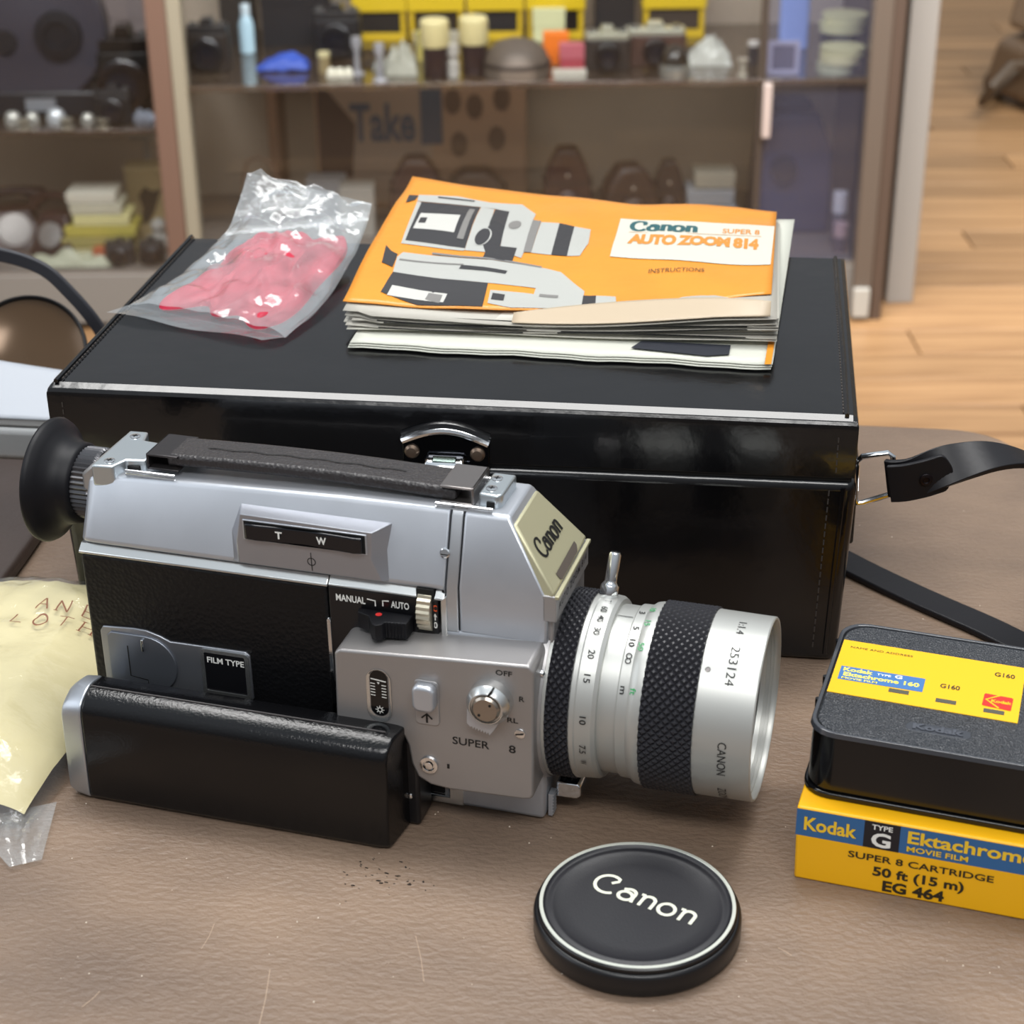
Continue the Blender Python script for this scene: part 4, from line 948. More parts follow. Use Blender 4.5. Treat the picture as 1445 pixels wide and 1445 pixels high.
o = MB().grid(lambda u, v: ybag(lerp(.03, .985, u), lerp(.05, .975, v), -.7), 70, 70).obj('cleaning_cloth', mat('yellow_cloth', '#cdc295', .7, 0, .5, 70, dist=.001, var=.03, vscale=25), None, ang=40)
tag(o, 'pale yellow cleaning cloth printed with brown capitals inside its bag', 'cloth')
def yfn(x, y):  # text on the cloth, in its own u, v
    uu = x; vv = y
    return ybag(uu, vv, 1.25)
BRN = mat('cloth_print_brown', '#7a4a32', .6)
mb = MB()
def serif(mbx, ch, x, y, w_, h):
    T_ = {'L': [[(0, 1), (0, 0)], [(0, .02), (.75, .04)]], 'O': [arc(.45, .5, .45, .5, 0, 360, 20)], 'T': [[(.45, 1), (.45, 0)], [(-.05, .98), (.95, .98)]],
          'H': [[(0, 1), (0, 0)], [(.8, 1), (.8, 0)], [(0, .5), (.8, .5)], [(-.15, 0), (.15, 0)], [(.65, 0), (.95, 0)], [(-.15, 1), (.15, 1)], [(.65, 1), (.95, 1)]],
          'A': [[(0, 0), (.42, 1)], [(.42, 1), (.85, 0)], [(.15, .38), (.7, .38)]], 'N': [[(0, 0), (0, 1)], [(0, 1), (.8, 0)], [(.8, 0), (.8, 1)], [(-.15, 0), (.15, 0)]],
          'E': [[(0, 0), (0, 1)], [(0, 1), (.6, 1)], [(0, .5), (.5, .5)], [(0, 0), (.6, 0)]]}
    for ps in T_[ch]:
        q = []
        for i in range(len(ps)-1):
            for k in range(5): q.append((lerp(ps[i][0], ps[i+1][0], k/5), lerp(ps[i][1], ps[i+1][1], k/5)))
        q.append(ps[-1])
        vert = abs(ps[0][1]-ps[-1][1]) > .6 or len(ps) > 5
        stroke(mbx, lambda a, b: yfn(x+a*w_, y+b*h), q, (.11 if vert else .06))
for ch, x in (('L', .708), ('O', .757), ('T', .815), ('H', .872)): serif(mb, ch, x, .645-.0*x, .034, .048)
for ch, x in (('A', .745), ('N', .795), ('E', .858)): serif(mb, ch, x, .712, .034, .045)
o2 = mb.obj('lettering', BRN, o, smooth=False)

# ================================================================== THINGS AT THE LEFT BEHIND THE CAMERA
FOL = mat('folio_brown', '#352a25', .45, 0, .5, 90, dist=.001, var=.12, vscale=20)
t = thing('leather_folio', 'dark brown leather folio lying flat left of the black case', 'folio', (0, 0, 0))
MB().prism([(-430, -60), (-34.5, -30), (-36.5, 40), (-41, 128), (-430, 128)], .2, 8, 'z').obj('cover', FOL, t, bevel=2.6, seg=4)
t = thing('grey_tray', 'grey plastic tray beyond the brown folio at the left edge', 'tray', (0, 0, 0))
TRAY = mat('tray_grey', '#8d8f90', .35, 0, .1, 200)
MB().prism(rrect(-330, -22, 140, 178, 5, 4), .2, 17, 'z').obj('body', TRAY, t, bevel=3, seg=3)
MB().prism(rrect(-328, -24, 142, 176, 5, 4), 17, 18.4, 'z').obj('rim', mat('tray_dark', '#4a4947', .4), t, bevel=.5)
pap = MB().grid(lambda u, v: bil((-300, 146, 19.0), (-26, 148, 19.0), (-30, 176, 28), (-300, 188, 62), u, v)+Vector((0, 0, 1.5*math.sin(u*7)*v)), 20, 12).obj('paper_sheet', mat('sheet_white', '#a6abb3', .5), None, solid=.3)
tag(pap, 'plain white paper sheet sloping up from the grey tray', 'paper')
t = thing('magnifier', 'round black-rimmed amber glass dish leaning behind the white paper sheet', 'dish', (0, 0, 0))
c_ = Vector((-99, 207, 26.5)); axn = Vector((.06, -.75, .66)).normalized()
def lth(prof, name, m, par=None, n=72, cap=False): return MB().lathe(prof, c_, axn, n, cap=cap).obj(name, m, par or t, ang=50)
lth([(-3, 28), (-3, 30.5), (0, 32.3), (2, 32.4), (2.6, 31.8), (2.2, 30.8), (.6, 30.2)], 'rim', BLK)
lth([(.8, 30.4), (-.4, 26), (-2, 18), (-3, 9), (-3.2, .1)], 'amber_dish', mat('amber_glass', '#54402c', .16, .4), None)
pts = [Vector(p) for p in ((-165, 196, 66), (-150, 198, 78), (-128, 202, 84), (-104, 205, 81), (-83, 205, 74.5), (-70, 205, 62), (-59, 205, 47), (-52, 206, 30), (-47, 208, 12))]
sdv = [Vector((-(pts[min(i+1, 8)]-pts[max(i-1, 0)]).z, -8, (pts[min(i+1, 8)]-pts[max(i-1, 0)]).x)).normalized() for i in range(9)]
t2 = MB().band(smooth_pts(pts), smooth_pts(sdv), 7.5, 2.4).obj('carry_strap', mat('strap_grey', '#2f3036', .35), None, bevel=.8)
tag(t2, 'black leather strap arching over the round dish at far left', 'strap')
# ================================================================== ROOM BEHIND
RY = 0.1411
Rh = Vector((math.cos(RY), math.sin(RY), 0)); Fh = Vector((-math.sin(RY), math.cos(RY), 0)); C0 = Vector((264.1, -603.4, 0))
def bgp(u, v, z): return C0+Rh*u+Fh*v+Vector((0, 0, z))
FLZ = -750
fl = MB().box(-4000, 5200, -1500, 9000, FLZ-30, FLZ-6).obj('floor', mat('floor_base', '#8d6b49', .5), None); struct(fl)
WALLM = mat('wall_paint', '#b8b0a4', .7)
struct(MB().box(-4000, 5200, 9000, 9100, FLZ-30, 1950).obj('wall_back', WALLM))
struct(MB().box(-4100, -4000, -1500, 9100, FLZ-30, 1950).obj('wall_left', WALLM))
struct(MB().box(5200, 5300, -1500, 9100, FLZ-30, 1950).obj('wall_right', WALLM))
def plank_mat():
    m = mat('plank_wood', '#c59a66', .36, 0, 0)
    n = m.node_tree.nodes; L = m.node_tree.links; b = n['Principled BSDF']
    tcn = n.new('ShaderNodeTexCoord'); mp = n.new('ShaderNodeMapping'); mp.inputs['Scale'].default_value = (1.2, 26, 1)
    oi = n.new('ShaderNodeObjectInfo'); ad = n.new('ShaderNodeVectorMath'); ad.operation = 'ADD'
    L.new(tcn.outputs['Object'], mp.inputs[0]); L.new(mp.outputs[0], ad.inputs[0]); L.new(oi.outputs['Location'], ad.inputs[1])
    no = n.new('ShaderNodeTexNoise'); no.inputs['Scale'].default_value = 2.2; no.inputs['Detail'].default_value = 5
    L.new(ad.outputs[0], no.inputs['Vector'])
    r1 = n.new('ShaderNodeValToRGB'); r1.color_ramp.elements[0].position = .3; r1.color_ramp.elements[1].position = .7
    r1.color_ramp.elements[0].color = lin('#8a6644'); r1.color_ramp.elements[1].color = lin('#bd956a'); L.new(no.outputs[0], r1.inputs[0])
    hs = n.new('ShaderNodeHueSaturation'); mr_ = n.new('ShaderNodeMapRange'); mr_.inputs[3].default_value = .78; mr_.inputs[4].default_value = 1.15
    L.new(oi.outputs['Random'], mr_.inputs[0]); L.new(mr_.outputs[0], hs.inputs['Value']); L.new(r1.outputs[0], hs.inputs['Color']); L.new(hs.outputs[0], b.inputs['Base Color'])
    return m
PW = plank_mat()
me0 = MB().box(0, 1196, 0, 106, 0, 6).obj('plank', PW, fl, bevel=.8, seg=1)
me0.location = bgp(0, 0, FLZ-6)*MM
k = 0; first = me0
for r in range(38):
    v = 1700+r*108
    off = (r*437) % 1200
    for c in range(4):
        u = 250-off+c*1200
        if (u+1200 < 300 and v > 2900) or u > 1100+(v-1700)*.5: continue
        o = first if k == 0 else first.copy()
        if k: COL.objects.link(o)
        o.parent = fl; o.location = bgp(u, v, FLZ-6)*MM; o.rotation_euler = (0, 0, RY); k += 1

# ---- glass display cabinet
WD = mat('cabinet_wood', '#5a4a40', .45, 0, 0, var=.12, vscale=8, stretch=(1, 1, .1))
WL = mat('cabinet_cream', '#8b8473', .5)
BACK = mat('cabinet_back', '#b3a492', .6, var=.06, vscale=6)
SHF = film('shelf_glass', '#5b4c40', .42, .08, (.86, .83, .78, 1))
cab = thing('display_cabinet', 'brown glass-fronted display cabinet full of old cameras behind the table', 'cabinet', bgp(0, 2950, FLZ), RY)
# local: x=u, y=v-2950, z=height above floor
def zz(z): return z-FLZ
MB().box(-1250, 640, 446, 458, 0, 1250).obj('back_panel', BACK, cab)
MB().box(-1250, 640, 2, 446, zz(-668), zz(-650)).obj('bottom_deck', mat('deck_grey', '#776f68', .4), cab)
MB().box(-1250, 606, 0, 20, 6, zz(-655)).obj('plinth', mat('plinth_grey', '#7c7873', .5), cab, bevel=2)
MB().box(-540, 606, 4, 440, zz(-345), zz(-335)).obj('shelf', SHF, cab, bevel=1)
MB().box(-1250, -572, 4, 440, zz(-415), zz(-405)).obj('shelf', SHF, cab, bevel=1)
MB().box(-578, -545, -14, 24, 0, 1250).obj('upright', mat('upright_brown', '#6b5347', .45), cab, bevel=2)
MB().box(-545, -522, -8, 30, 0, 1250).obj('upright', WL, cab, bevel=2, label='cream inner upright')
MB().box(590, 622, -12, 24, 0, 1250).obj('upright', mat('upright_grey', '#665a50', .45), cab, bevel=2)
MB().box(622, 642, -12, 446, 0, 1250).obj('side_panel', WD, cab, bevel=2)
MB().box(590, 618, -22, -10, 8, 60).obj('foot_plate', mat('foot_pale', '#b5b2aa', .4), cab, bevel=2)
MB().box(412, 424, 6, 14, zz(-650), 1250).obj('door_edge', mat('door_edge', '#4f463f', .35, .3), cab, bevel=1)
MB().box(-436, -418, 300, 430, zz(-650), zz(-345)).obj('inner_divider', mat('divider_brown', '#7b5f4c', .5), cab, bevel=1)
GL = film('cabinet_glass', '#ffffff', .0, .02, (.90, .91, .92, 1))
MB().box(-522, 420, 10, 14, zz(-650), 1250).obj('glass_pane', GL, cab)
MB().box(414, 590, 16, 20, zz(-650), 1250).obj('glass_pane', film('reflection_tint_glass', '#7d83a0', .08, .05, (.84, .86, .93, 1)), cab, label='sliding pane tinted blue to imitate a reflection')  # blue tint imitates a reflection on this part of the glass
MB().box(-1250, -580, 4, 8, zz(-650), 1250).obj('glass_pane', GL, cab)
MB().box(420, 434, -8, 4, zz(-430), zz(-340)).obj('door_pull', mat('pull_white', '#b9a9a2', .4), cab, bevel=2)

pn = tag(MB().box(-24, 24, -180, 180, 0, 1250).obj('side_board', mat('board_grey', '#a09c97', .5), None, bevel=2), 'pale grey upright board just right of the glass cabinet', 'board', None, bgp(690, 3200, FLZ), RY)
def at(u, v, z): return bgp(u, v, z)
def put(name, label, cat, u, v, z, group=None, rz=0.0): return thing(name, label, cat, at(u, v, z), RY+rz, group)
def cmat(c, r=.4, m=0.0): return mat('c'+c+str(r)+str(m), '#'+c, r, m)
ZS, ZL, ZD = -335, -405, -650

def boxcam(label, u, v, z, w, h, d, col, lc='1a1a1d', top='3a3a3c', rz=0.0, group=None, name='old_camera'):
    t = put(name, label, 'camera', u, v, z, group, rz)
    MB().prism(rrect(-w/2, w/2, -d/2, d/2, min(w, d)*.22, 4), 0, h*.72, 'z').obj('body', cmat(col, .45), t, bevel=2)
    MB().prism(rrect(-w*.48, w*.48, -d*.45, d*.45, min(w, d)*.2, 4), h*.72, h*.86, 'z').prism([(-w*.16, h*.86), (w*.16, h*.86), (w*.11, h), (-w*.11, h)], -d*.35, d*.35, 'y').obj('top_plate', cmat(top, .3, .5), t, bevel=1)
    q = MB().lathe([(0, h*.30), (d*.3, h*.30), (d*.34, h*.27), (d*.6, h*.27), (d*.62, h*.22), (d*.5, h*.19), (d*.5, .1)], (0, -d/2, h*.38), (0, -1, 0), 28).obj('lens', cmat(lc, .25), t)
    MB().lathe([(0, h*.18), (1, h*.1), (1.5, .1)], (0, -d/2-d*.5, h*.38), (0, -1, 0), 20).obj('glass', cmat('14161f', .05), q)
    MB().cyl((w*.34, 0, h*.86), (0, 0, 1), w*.07, h*.07, 14).cyl((-w*.34, 0, h*.86), (0, 0, 1), w*.09, h*.06, 14).obj('dial', cmat('9a9a98', .25, .8), t)
    return t
def boxy(label, cat, u, v, z, w, h, d, col, name='carton', rz=0.0, group=None, lid=None):
    t = put(name, label, cat, u, v, z, group, rz)
    MB().box(-w/2, w/2, -d/2, d/2, 0, h*.8).obj('tray', cmat(col, .5), t, bevel=1)
    MB().box(-w/2-.8, w/2+.8, -d/2-.8, d/2+.8, h*.45, h).obj('lid', cmat(lid or col, .5), t, bevel=1)
    return t
def pot(label, cat, u, v, z, prof, col, name='jar', capc=None, capp=None):
    t = put(name, label, cat, u, v, z)
    MB().lathe(prof, n=36).obj('body', cmat(col, .3), t)
    if capp: MB().lathe(capp, n=36).obj('cap', cmat(capc, .5), t, bevel=1)
    return t

# top shelf
pot('pale blue glass bottle at the left end of the top shelf', 'bottle', -453, 3193, ZS, [(0, 11), (2, 13), (50, 13), (62, 9), (66, 7)], 'b9d8e6', 'glass_bottle', 'd5e6ee', [(66, 8), (84, 8), (85, 1)])
t = put('blue_cloth', 'crumpled blue cloth pouch on the top shelf near the pale bottle', 'pouch', -377, 3065, ZS)
MB().grid(lambda u, v: Vector(((u-.5)*88, (v-.5)*44, 4+ 34*(psin(math.pi*u)*psin(math.pi*v))**.6*(.35+.65*u)+5*noise.noise(Vector((u*5, v*5, 2))))), 20, 16).obj('top', cmat('2b4fb0', .5), t)
MB().box(-40, 40, -18, 18, 0, 5).obj('base', cmat('223c86', .5), t, bevel=2)
boxy('tall black carton behind the blue pouch on the top shelf', 'carton', -372, 3270, ZS, 120, 160, 60, '17161a')
boxy('dark brown carton at the far left of the top shelf', 'carton', -478, 3290, ZS, 60, 180, 60, '2a2521')
boxcam('black folding camera left of the yellow boxes on the top shelf', -292, 3160, ZS, 84, 92, 46, '19181b')
boxcam('small brown camera at the left end of the top shelf', -500, 3060, ZS, 70, 90, 40, '2b241f')
pot('short cream topped lens tin in front of the black camera', 'tin', -306, 3040, ZS, [(0, 10), (26, 10)], '8f7f5c', 'lens_tin', 'cabf92', [(26, 10.5), (34, 10.5), (34.5, 1)])
t = put('flash_bulb_pack', 'white pack of flash bulbs lying low on the top shelf', 'pack', -277, 3006, ZS)
MB().box(-22, 22, -9, 9, 0, 4).obj('tray', cmat('cfcaba', .5), t, bevel=1)
for k_ in range(3):
    o = MB().lathe([(0, 6), (4, 7.5), (10, 5), (12, .1)], (-14+14*k_, 0, 4), (0, 0, 1), 16).obj('bulb', cmat('f0ecd8', .3), t)
for (u, v, h, lb) in ((-249, 3022, 62, 'slim chrome light meter stand in front of the black camera'), (-208, 2972, 62, 'chrome trophy shaped stand with a wide foot on the top shelf')):
    pot(lb, 'stand', u, v, ZS, [(0, 12), (3, 12), (6, 5), (h*.6, 4), (h*.8, 9), (h, 8)], '9b9ba0', 'chrome_stand')
pot('small pale yellow film tub behind the white bags', 'film tub', -140, 3130, ZS, [(0, 14), (40, 14)], 'd2c36a', 'film_tub', 'c9bb5e', [(40, 15), (48, 15), (49, 1)])
def cbag(label, u, v, z, w, h, col):
    t = put('crumpled_bag', label, 'bag', u, v, z)
    MB().grid(lambda a, b: Vector(((a-.5)*w, (b-.5)*w*.6, 1+h*(psin(math.pi*a)*psin(math.pi*b))**.5*(.7+.6*noise.noise(Vector((a*6, b*6, u)))))), 22, 18).obj('film', cmat(col, .25), t, ang=15)
    MB().box(-w*.4, w*.4, -w*.2, w*.2, .2, 1.4).obj('base', cmat(col, .4), t)
cbag('crumpled whitish bag left of the first cream capped bottle', -175, 3020, ZS, 56, 60, 'b4b3a4')
cbag('crumpled white bag at the right of the top shelf', 342, 3069, ZS, 76, 50, 'b9b9b0')
cbag('grey wrapped packet between the chrome stand and whitish bag', -210, 3050, ZS, 30, 30, '8e8e86')
for u, v, lb in ((-118, 3001, 'dark glass bottle with cream cap, the left one of two'), (-54, 3018, 'dark glass bottle with cream cap, the right one of two')):
    t = pot(lb, 'bottle', u, v, ZS, [(0, 20), (2, 21), (46, 21), (52, 20)], '2d1f20', 'capped_bottle', 'dccf98', [(50, 23), (52, 24), (90, 24), (94, 21), (94.5, 1)]); t['group'] = 'cream capped bottles on the top shelf'
pot('small white capped chrome jar between the two dark bottles', 'jar', -88, 2999, ZS, [(0, 10), (24, 10), (26, 7), (34, 7), (36, 10), (52, 10), (55, 3)], 'b0aca4', 'small_jar')
# yellow boxes with open windows
def ybox(label, u, v, w, h, d, wc):
    t = put('yellow_box', label, 'box', u, v, ZS, 'yellow film boxes on the top shelf')
    Y = cmat('c9a818', .45)
    MB().box(-w/2, w/2, -d/2, d/2, 0, 14).box(-w/2, -w/2+9, -d/2, d/2, 14, 54).box(w/2-9, w/2, -d/2, d/2, 14, 54).box(-w/2+9, w/2-9, d/2-5, d/2, 14, 54).obj('carton', Y, t, bevel=1)
    MB().box(-w/2-3, w/2+3, -d/2-4, d/2, 52, h).obj('lid', cmat('d4b41c', .42), t, bevel=1.5)
    if wc: MB().box(-w/2+9.2, w/2-9.2, -d/2+5, d/2-6, 14.2, 50).obj('contents', cmat(wc, .4), t, bevel=2)
for args in (('yellow box at the left end of the row behind the bottles', -226, 3300, 92, 128, 50, '211d1a'), ('yellow box with a pale lid front behind the left bottle', -125, 3300, 96, 128, 50, '2a2016'), ('yellow box behind the right dark bottle', -19, 3300, 96, 132, 50, '211f20'),
             ('yellow box with a cream card in its window', 88, 3300, 100, 132, 50, '1d1712'), ('yellow box at the right end of the row', 300, 3300, 108, 128, 50, '3a322c')): ybox(*args)
boxy('black box with a silver streak between the yellow boxes', 'box', 196, 3320, ZS, 72, 170, 50, '101014', 'black_box')
boxy('grey white small carton propped above the left bottle', 'carton', -125, 3262, ZS, 80, 20, 18, 'a7a08c')
boxy('cream card box in front of the yellow box window', 'card box', 76, 3262, ZS, 56, 58, 14, 'cfcfa0', 'card_box')
boxy('bright orange little box on the top shelf', 'box', 84, 3090, ZS, 42, 52, 26, 'ee7a1e', 'orange_box')
boxy('pink and red small box beside the orange box', 'box', 111, 3040, ZS, 44, 44, 26, 'a9434e', 'pink_box', lid='b8606a')
boxy('white flat packet at the shelf edge below the pink box', 'packet', 103, 2976, ZS, 54, 14, 20, 'bdb9ac', 'white_packet')
t = put('camera_pouch', 'grey brown domed camera pouch right of the dark bottles', 'pouch', 17, 3010, ZS)
MB().lathe([(0, 56), (20, 56), (40, 48), (54, 32), (60, 10), (61, .1)], n=40).obj('dome', cmat('5a4f45', .6), t)
MB().lathe([(18, 57), (24, 57)], n=40, cap=False).obj('strap', cmat('2d2622', .6), t)
boxcam('pale topped camera with a black lens on the top shelf', 168, 3040, ZS, 78, 72, 40, '2c2522', '131214', 'b9b8a4')
boxcam('wide pale topped camera beside the steel domed meter', 250, 3070, ZS, 104, 72, 40, '4b332b', '1b1516', 'bdbcaa')
t = put('domed_meter', 'steel domed round meter at the right of the top shelf', 'meter', 277, 2990, ZS)
MB().lathe([(0, 26), (10, 27), (20, 25)], n=36).obj('base', cmat('c6c6be', .2, .8), t)
MB().lathe([(20, 24), (34, 22), (46, 14), (52, .1)], n=36).obj('dome', cmat('2a241d', .15), t)
pot('tiny white film canister at the right of the top shelf', 'canister', 416, 3066, ZS, [(0, 9), (30, 9)], '39363a', 'canister', 'c9c4bd', [(30, 9.5), (38, 9.5), (38.5, 1)])
pot('small pale spool on the shelf edge near the metal door strip', 'spool', 388, 2976, ZS, [(0, 9), (3, 9), (4, 5), (24, 5), (25, 9), (29, 9)], 'a59e90', 'film_spool')
t = put('slide_frame', 'small pale square slide frame behind the reflection-tinted pane', 'frame', 456, 2990, ZS)
MB().box(-26, 26, -2, 2, 0, 7).box(-26, 26, -2, 2, 47, 54).box(-26, -19, -2, 2, 7, 47).box(19, 26, -2, 2, 7, 47).obj('frame', cmat('b9b3bb', .4), t, bevel=.6)
MB().box(-19, 19, -.5, .5, 7, 47).obj('slide', cmat('6d6770', .2), t)
for i, (u, v, z0, cc) in enumerate(((545, 3010, 0, 'b5b48c'), (552, 3010, 15, 'd9d19a'), (556, 3012, 27, 'cfc98f'))):
    t = put('reel_tin', ['bottom pale tin of the front stack at the shelf right end', 'middle cream tin of the front stack at the shelf right end', 'top cream tin of the front stack at the shelf right end'][i], 'tin', u, v, ZS+z0)
    MB().lathe([(0, 30+i*3), (9, 30+i*3), (10, 31+i*3), (13, 31+i*3), (13.4, 1)], n=36).obj('body', cmat(cc, .45), t)
t = put('tin_block', 'black meter block carrying the two upper cream tins', 'block', 575, 3150, ZS)
MB().box(-30, 30, -24, 24, 0, 36).obj('body', cmat('1f1d20', .4), t, bevel=3)
MB().lathe([(0, 16), (3, 15), (3.2, 1)], (0, -24, 18), (0, -1, 0), 24).obj('dial', cmat('55545a', .3), t)
for i in range(2):
    t = put('reel_tin', ['lower cream tin on the black meter block', 'upper cream tin on the black meter block'][i], 'tin', 578+i*4, 3150, ZS+36+i*15)
    MB().lathe([(0, 38), (10, 38), (11, 39), (14.4, 39), (14.8, 1)], n=36).obj('body', cmat('d8d39c', .45), t)
t = put('reflection_standin', 'tall pale blue form added to imitate a reflection streak in the pane', 'streak_form', 500, 3180, ZS)  # added form; its pale blue colour imitates a reflection streak in the glass
MB().prism(rrect(-26, 26, -10, 10, 9, 5), 0, 420, 'z').obj('streak_form', cmat('8ea4d6', .3), t, bevel=2)
MB().prism(rrect(-20, 20, -7, 7, 6, 5), 420, 432, 'z').obj('cap', cmat('a9bbe0', .3), t)  # upper end of the added streak form

# lower deck, right part
t = put('poster_box', 'brown cardboard display box with slate blue words behind the lower row', 'box', -160, 3330, ZD)
MB().box(-195, 195, -30, 30, 0, 290).obj('carton', cmat('a98a72', .6), t, bevel=2)
MB().box(-190, 20, -31.5, -30, 10, 282).obj('front_print', cmat('a08c7c', .6), t)
MB().prism([(-190, 60), (-190, 250), (-120, 160), (-130, 60)], -33, -31.6, 'y').obj('dark_triangle', cmat('3a2a28', .6), t)
mb = MB(); ff = plane_fn((0, -33.2, 0), (1, 0, 0), (0, 0, 1)); text_to(mb, 'Take', ff, 120, 70, -130, 130, .03); text_to(mb, '1', ff, 40, 140, 0, 130, .05)
for x0 in (-150, -75, 5): mb.add([ff(x0, 245), ff(x0+60, 245), ff(x0+70, 275), ff(x0+15, 270)], [(0, 1, 2, 3)])
mb.obj('lettering', cmat('3f5166', .6), t, smooth=False)
mb = MB()
for x0, y0 in ((60, 200), (100, 190), (150, 205), (70, 120), (140, 130)): mb.add([ff(x0+a, y0+b) for a, b in arc(0, 0, 16, 24, 0, 330, 12)], [tuple(range(13))])
mb.obj('picture_print', cmat('5e4a3e', .6), t, smooth=False)
def casecam(label, u, v, w, h, col, rz=0):
    t = put('leather_camera_case', label, 'camera case', u, v, ZD, None, rz)
    MB().prism([(-w/2, 0), (w/2, 0), (w*.52, h*.5), (w*.42, h*.78), (w*.2, h), (-w*.2, h), (-w*.42, h*.78), (-w*.52, h*.5)], -w*.28, w*.28, 'y').obj('body', cmat(col, .4), t, bevel=w*.08, seg=3)
    MB().lathe([(0, w*.28), (w*.2, w*.26), (w*.24, w*.2), (w*.24, .1)], (0, -w*.28, h*.42), (0, -1, 0), 28).obj('lens_bulge', cmat(col, .4), t)
    MB().box(-w*.52, w*.52, -w*.285, w*.285, h*.6, h*.64).obj('strap', cmat('221715', .5), t)
    MB().lathe([(0, 4), (3, 3), (3.2, .1)], (0, -w*.3, h*.72), (0, -1, 0), 14).obj('snap', cmat('c9c5bd', .2, .8), t)
for a in (('dark brown leather case in front of the printed box', -163, 3138, 92, 143, '3b2a28'), ('tallest brown leather case in the middle of the lower deck', 105, 3128, 84, 159, '331f1d'), ('wide dark leather case right of the tallest one', 214, 3113, 96, 132, '33241f', .2),
          ('narrow dark leather case beside the grey stack', 286, 3135, 56, 132, '2f2320'), ('low brown leather case at the left of the lower row', -60, 3210, 110, 100, '57473d')): casecam(*a)
for i in range(4):
    w_ = (84, 78, 82, 70)[i]
    boxy(['lowest grey box of the stack near the metal door strip', 'second grey box up in the stack by the door strip', 'third grey box up in the stack by the door strip', 'topmost grey box of the stack by the door strip'][i], 'box', 357+(i % 2)*6, 3118, ZD+i*31, w_, 28, 60, ('8d9096', '9aa0a6', '84878b', '8c8779')[i], 'grey_box', group='grey boxes stacked by the door strip')
boxy('pale low box in front of the printed carton', 'box', -270, 3150, ZD, 60, 90, 50, '9a958c', 'pale_box')
boxy('pale grey carton at the left of the lower deck', 'carton', -330, 3200, ZD, 70, 90, 50, '96979a')
t = put('wire_rack', 'brown wire rack at the left of the lower deck', 'rack', -440, 3120, ZD)
for x in (-28, 28): MB().tube([(x, 0, 0), (x, 0, 110), (x*.7, 0, 140), (0, 0, 150)], 3, 8).obj('hoop', cmat('6b574a', .4), t)
MB().box(-34, 34, -20, 20, 0, 5).obj('base', cmat('6b574a', .4), t)
t = put('projector', 'dark blue grey cine projector behind the reflection-tinted pane', 'projector', 505, 3170, ZD)
MB().prism([(-70, 0), (70, 0), (66, 150), (40, 215), (-44, 215), (-60, 150)], -60, 60, 'y').obj('housing', cmat('343850', .4), t, bevel=8, seg=3)
MB().lathe([(0, 24), (18, 22), (20, 14), (20, .1)], (-20, -60, 120), (0, -1, 0), 28).obj('lens', cmat('15151c', .2), t)
MB().box(-40, 30, -30, 30, 215, 232).obj('carry_handle', cmat('2c2f40', .4), t, bevel=6)
pot('white capped small bottle at the right end of the lower deck', 'bottle', 580, 3060, ZD, [(0, 14), (50, 14), (56, 10)], '4a4a55', 'small_bottle', 'd6d3d0', [(56, 13), (92, 13), (93, 1)])
pot('pink capped small bottle in front of the projector', 'bottle', 575, 3010, ZD, [(0, 12), (28, 12)], '4c4650', 'small_bottle', 'b79a97', [(28, 12.5), (52, 12.5), (53, 1)])

# left shelf
t = put('reel_projector', 'large dark round reel projector at the top left', 'projector', -770, 3060, ZL)
MB().lathe([(0, 122), (6, 126), (40, 126), (46, 120), (46, 60), (50, 40), (50, .1)], (-20, 20, 146), (0, -1, 0), 64).obj('reel', cmat('34323c', .45), t)
MB().lathe([(0, 40), (10, 38), (12, 22), (6, 20), (6, .1)], (28, -28, 140), (0, -1, 0), 40).obj('hub', cmat('17171c', .35), t)
MB().lathe([(0, 20), (8, 18), (8, .1)], (-60, -28, 130), (0, -1, 0), 30).obj('knob', cmat('1b1b20', .35), t)
MB().box(-150, 80, -30, 60, 0, 46).obj('base', cmat('1d1c20', .4), t, bevel=6)
MB().box(-40, 10, -34, -30, 14, 34).obj('name_plate', cmat('a9adb4', .3, .6), t)
boxy('pale pinkish carton behind the reel projector', 'carton', -670, 3290, ZL, 90, 260, 50, '7a6f6d')
boxcam('black bellows camera right of the reel projector', -640, 3060, ZL, 96, 150, 60, '17130f', '191110', '2a2420')
boxcam('small dark camera at the front of the left shelf', -655, 3000, ZL, 62, 66, 36, '151416')
boxy('small green carton beside the reel projector', 'carton', -712, 3110, ZL, 46, 56, 30, '1f5a40', 'green_carton')
for i, (u, v, r) in enumerate(((-826, 2994, 12), (-795, 3000, 10), (-754, 2996, 14), (-700, 2990, 10), (-737, 2984, 8))):
    t = put('chrome_meter', ['leftmost chrome light meter on the left shelf edge', 'second chrome light meter from the left on the shelf edge', 'widest whitish meter at the middle of the left shelf edge', 'bright chrome meter beneath the green carton', 'tiny chrome meter at the left shelf edge'][i], 'light meter', u, v, ZL, 'chrome light meters along the left shelf edge')
    MB().lathe([(0, r*1.1), (4, r*1.2), (r*1.4, r), (r*1.8, r*.6), (r*1.9, .1)], n=20).obj('body', cmat('b9b7ae' if i != 2 else 'c9ccce', .2, .4), t)
    MB().cyl((0, -r*.8, r*.6), (0, -1, 0), r*.5, 3, 14).obj('dial', cmat('26262a', .2), t)
t = put('glass_prisms', 'cluster of clear faceted glass prisms near the brown upright', 'prism', -600, 2990, ZL)
for k_ in range(4):
    a_ = k_*1.3; MB().lathe([(0, 11), (10, 13), (24-k_*3, 4), (25-k_*3, .1)], (-12+8*k_, 6*math.sin(a_*2), 0), (math.sin(a_)*.3, .1, 1), 6).obj('prism', cmat('aab0bd', .08, .5), t, smooth=False)
boxy('worn brown box behind the glass prisms', 'box', -620, 3080, ZL, 60, 50, 40, '4d382c', 'brown_box')
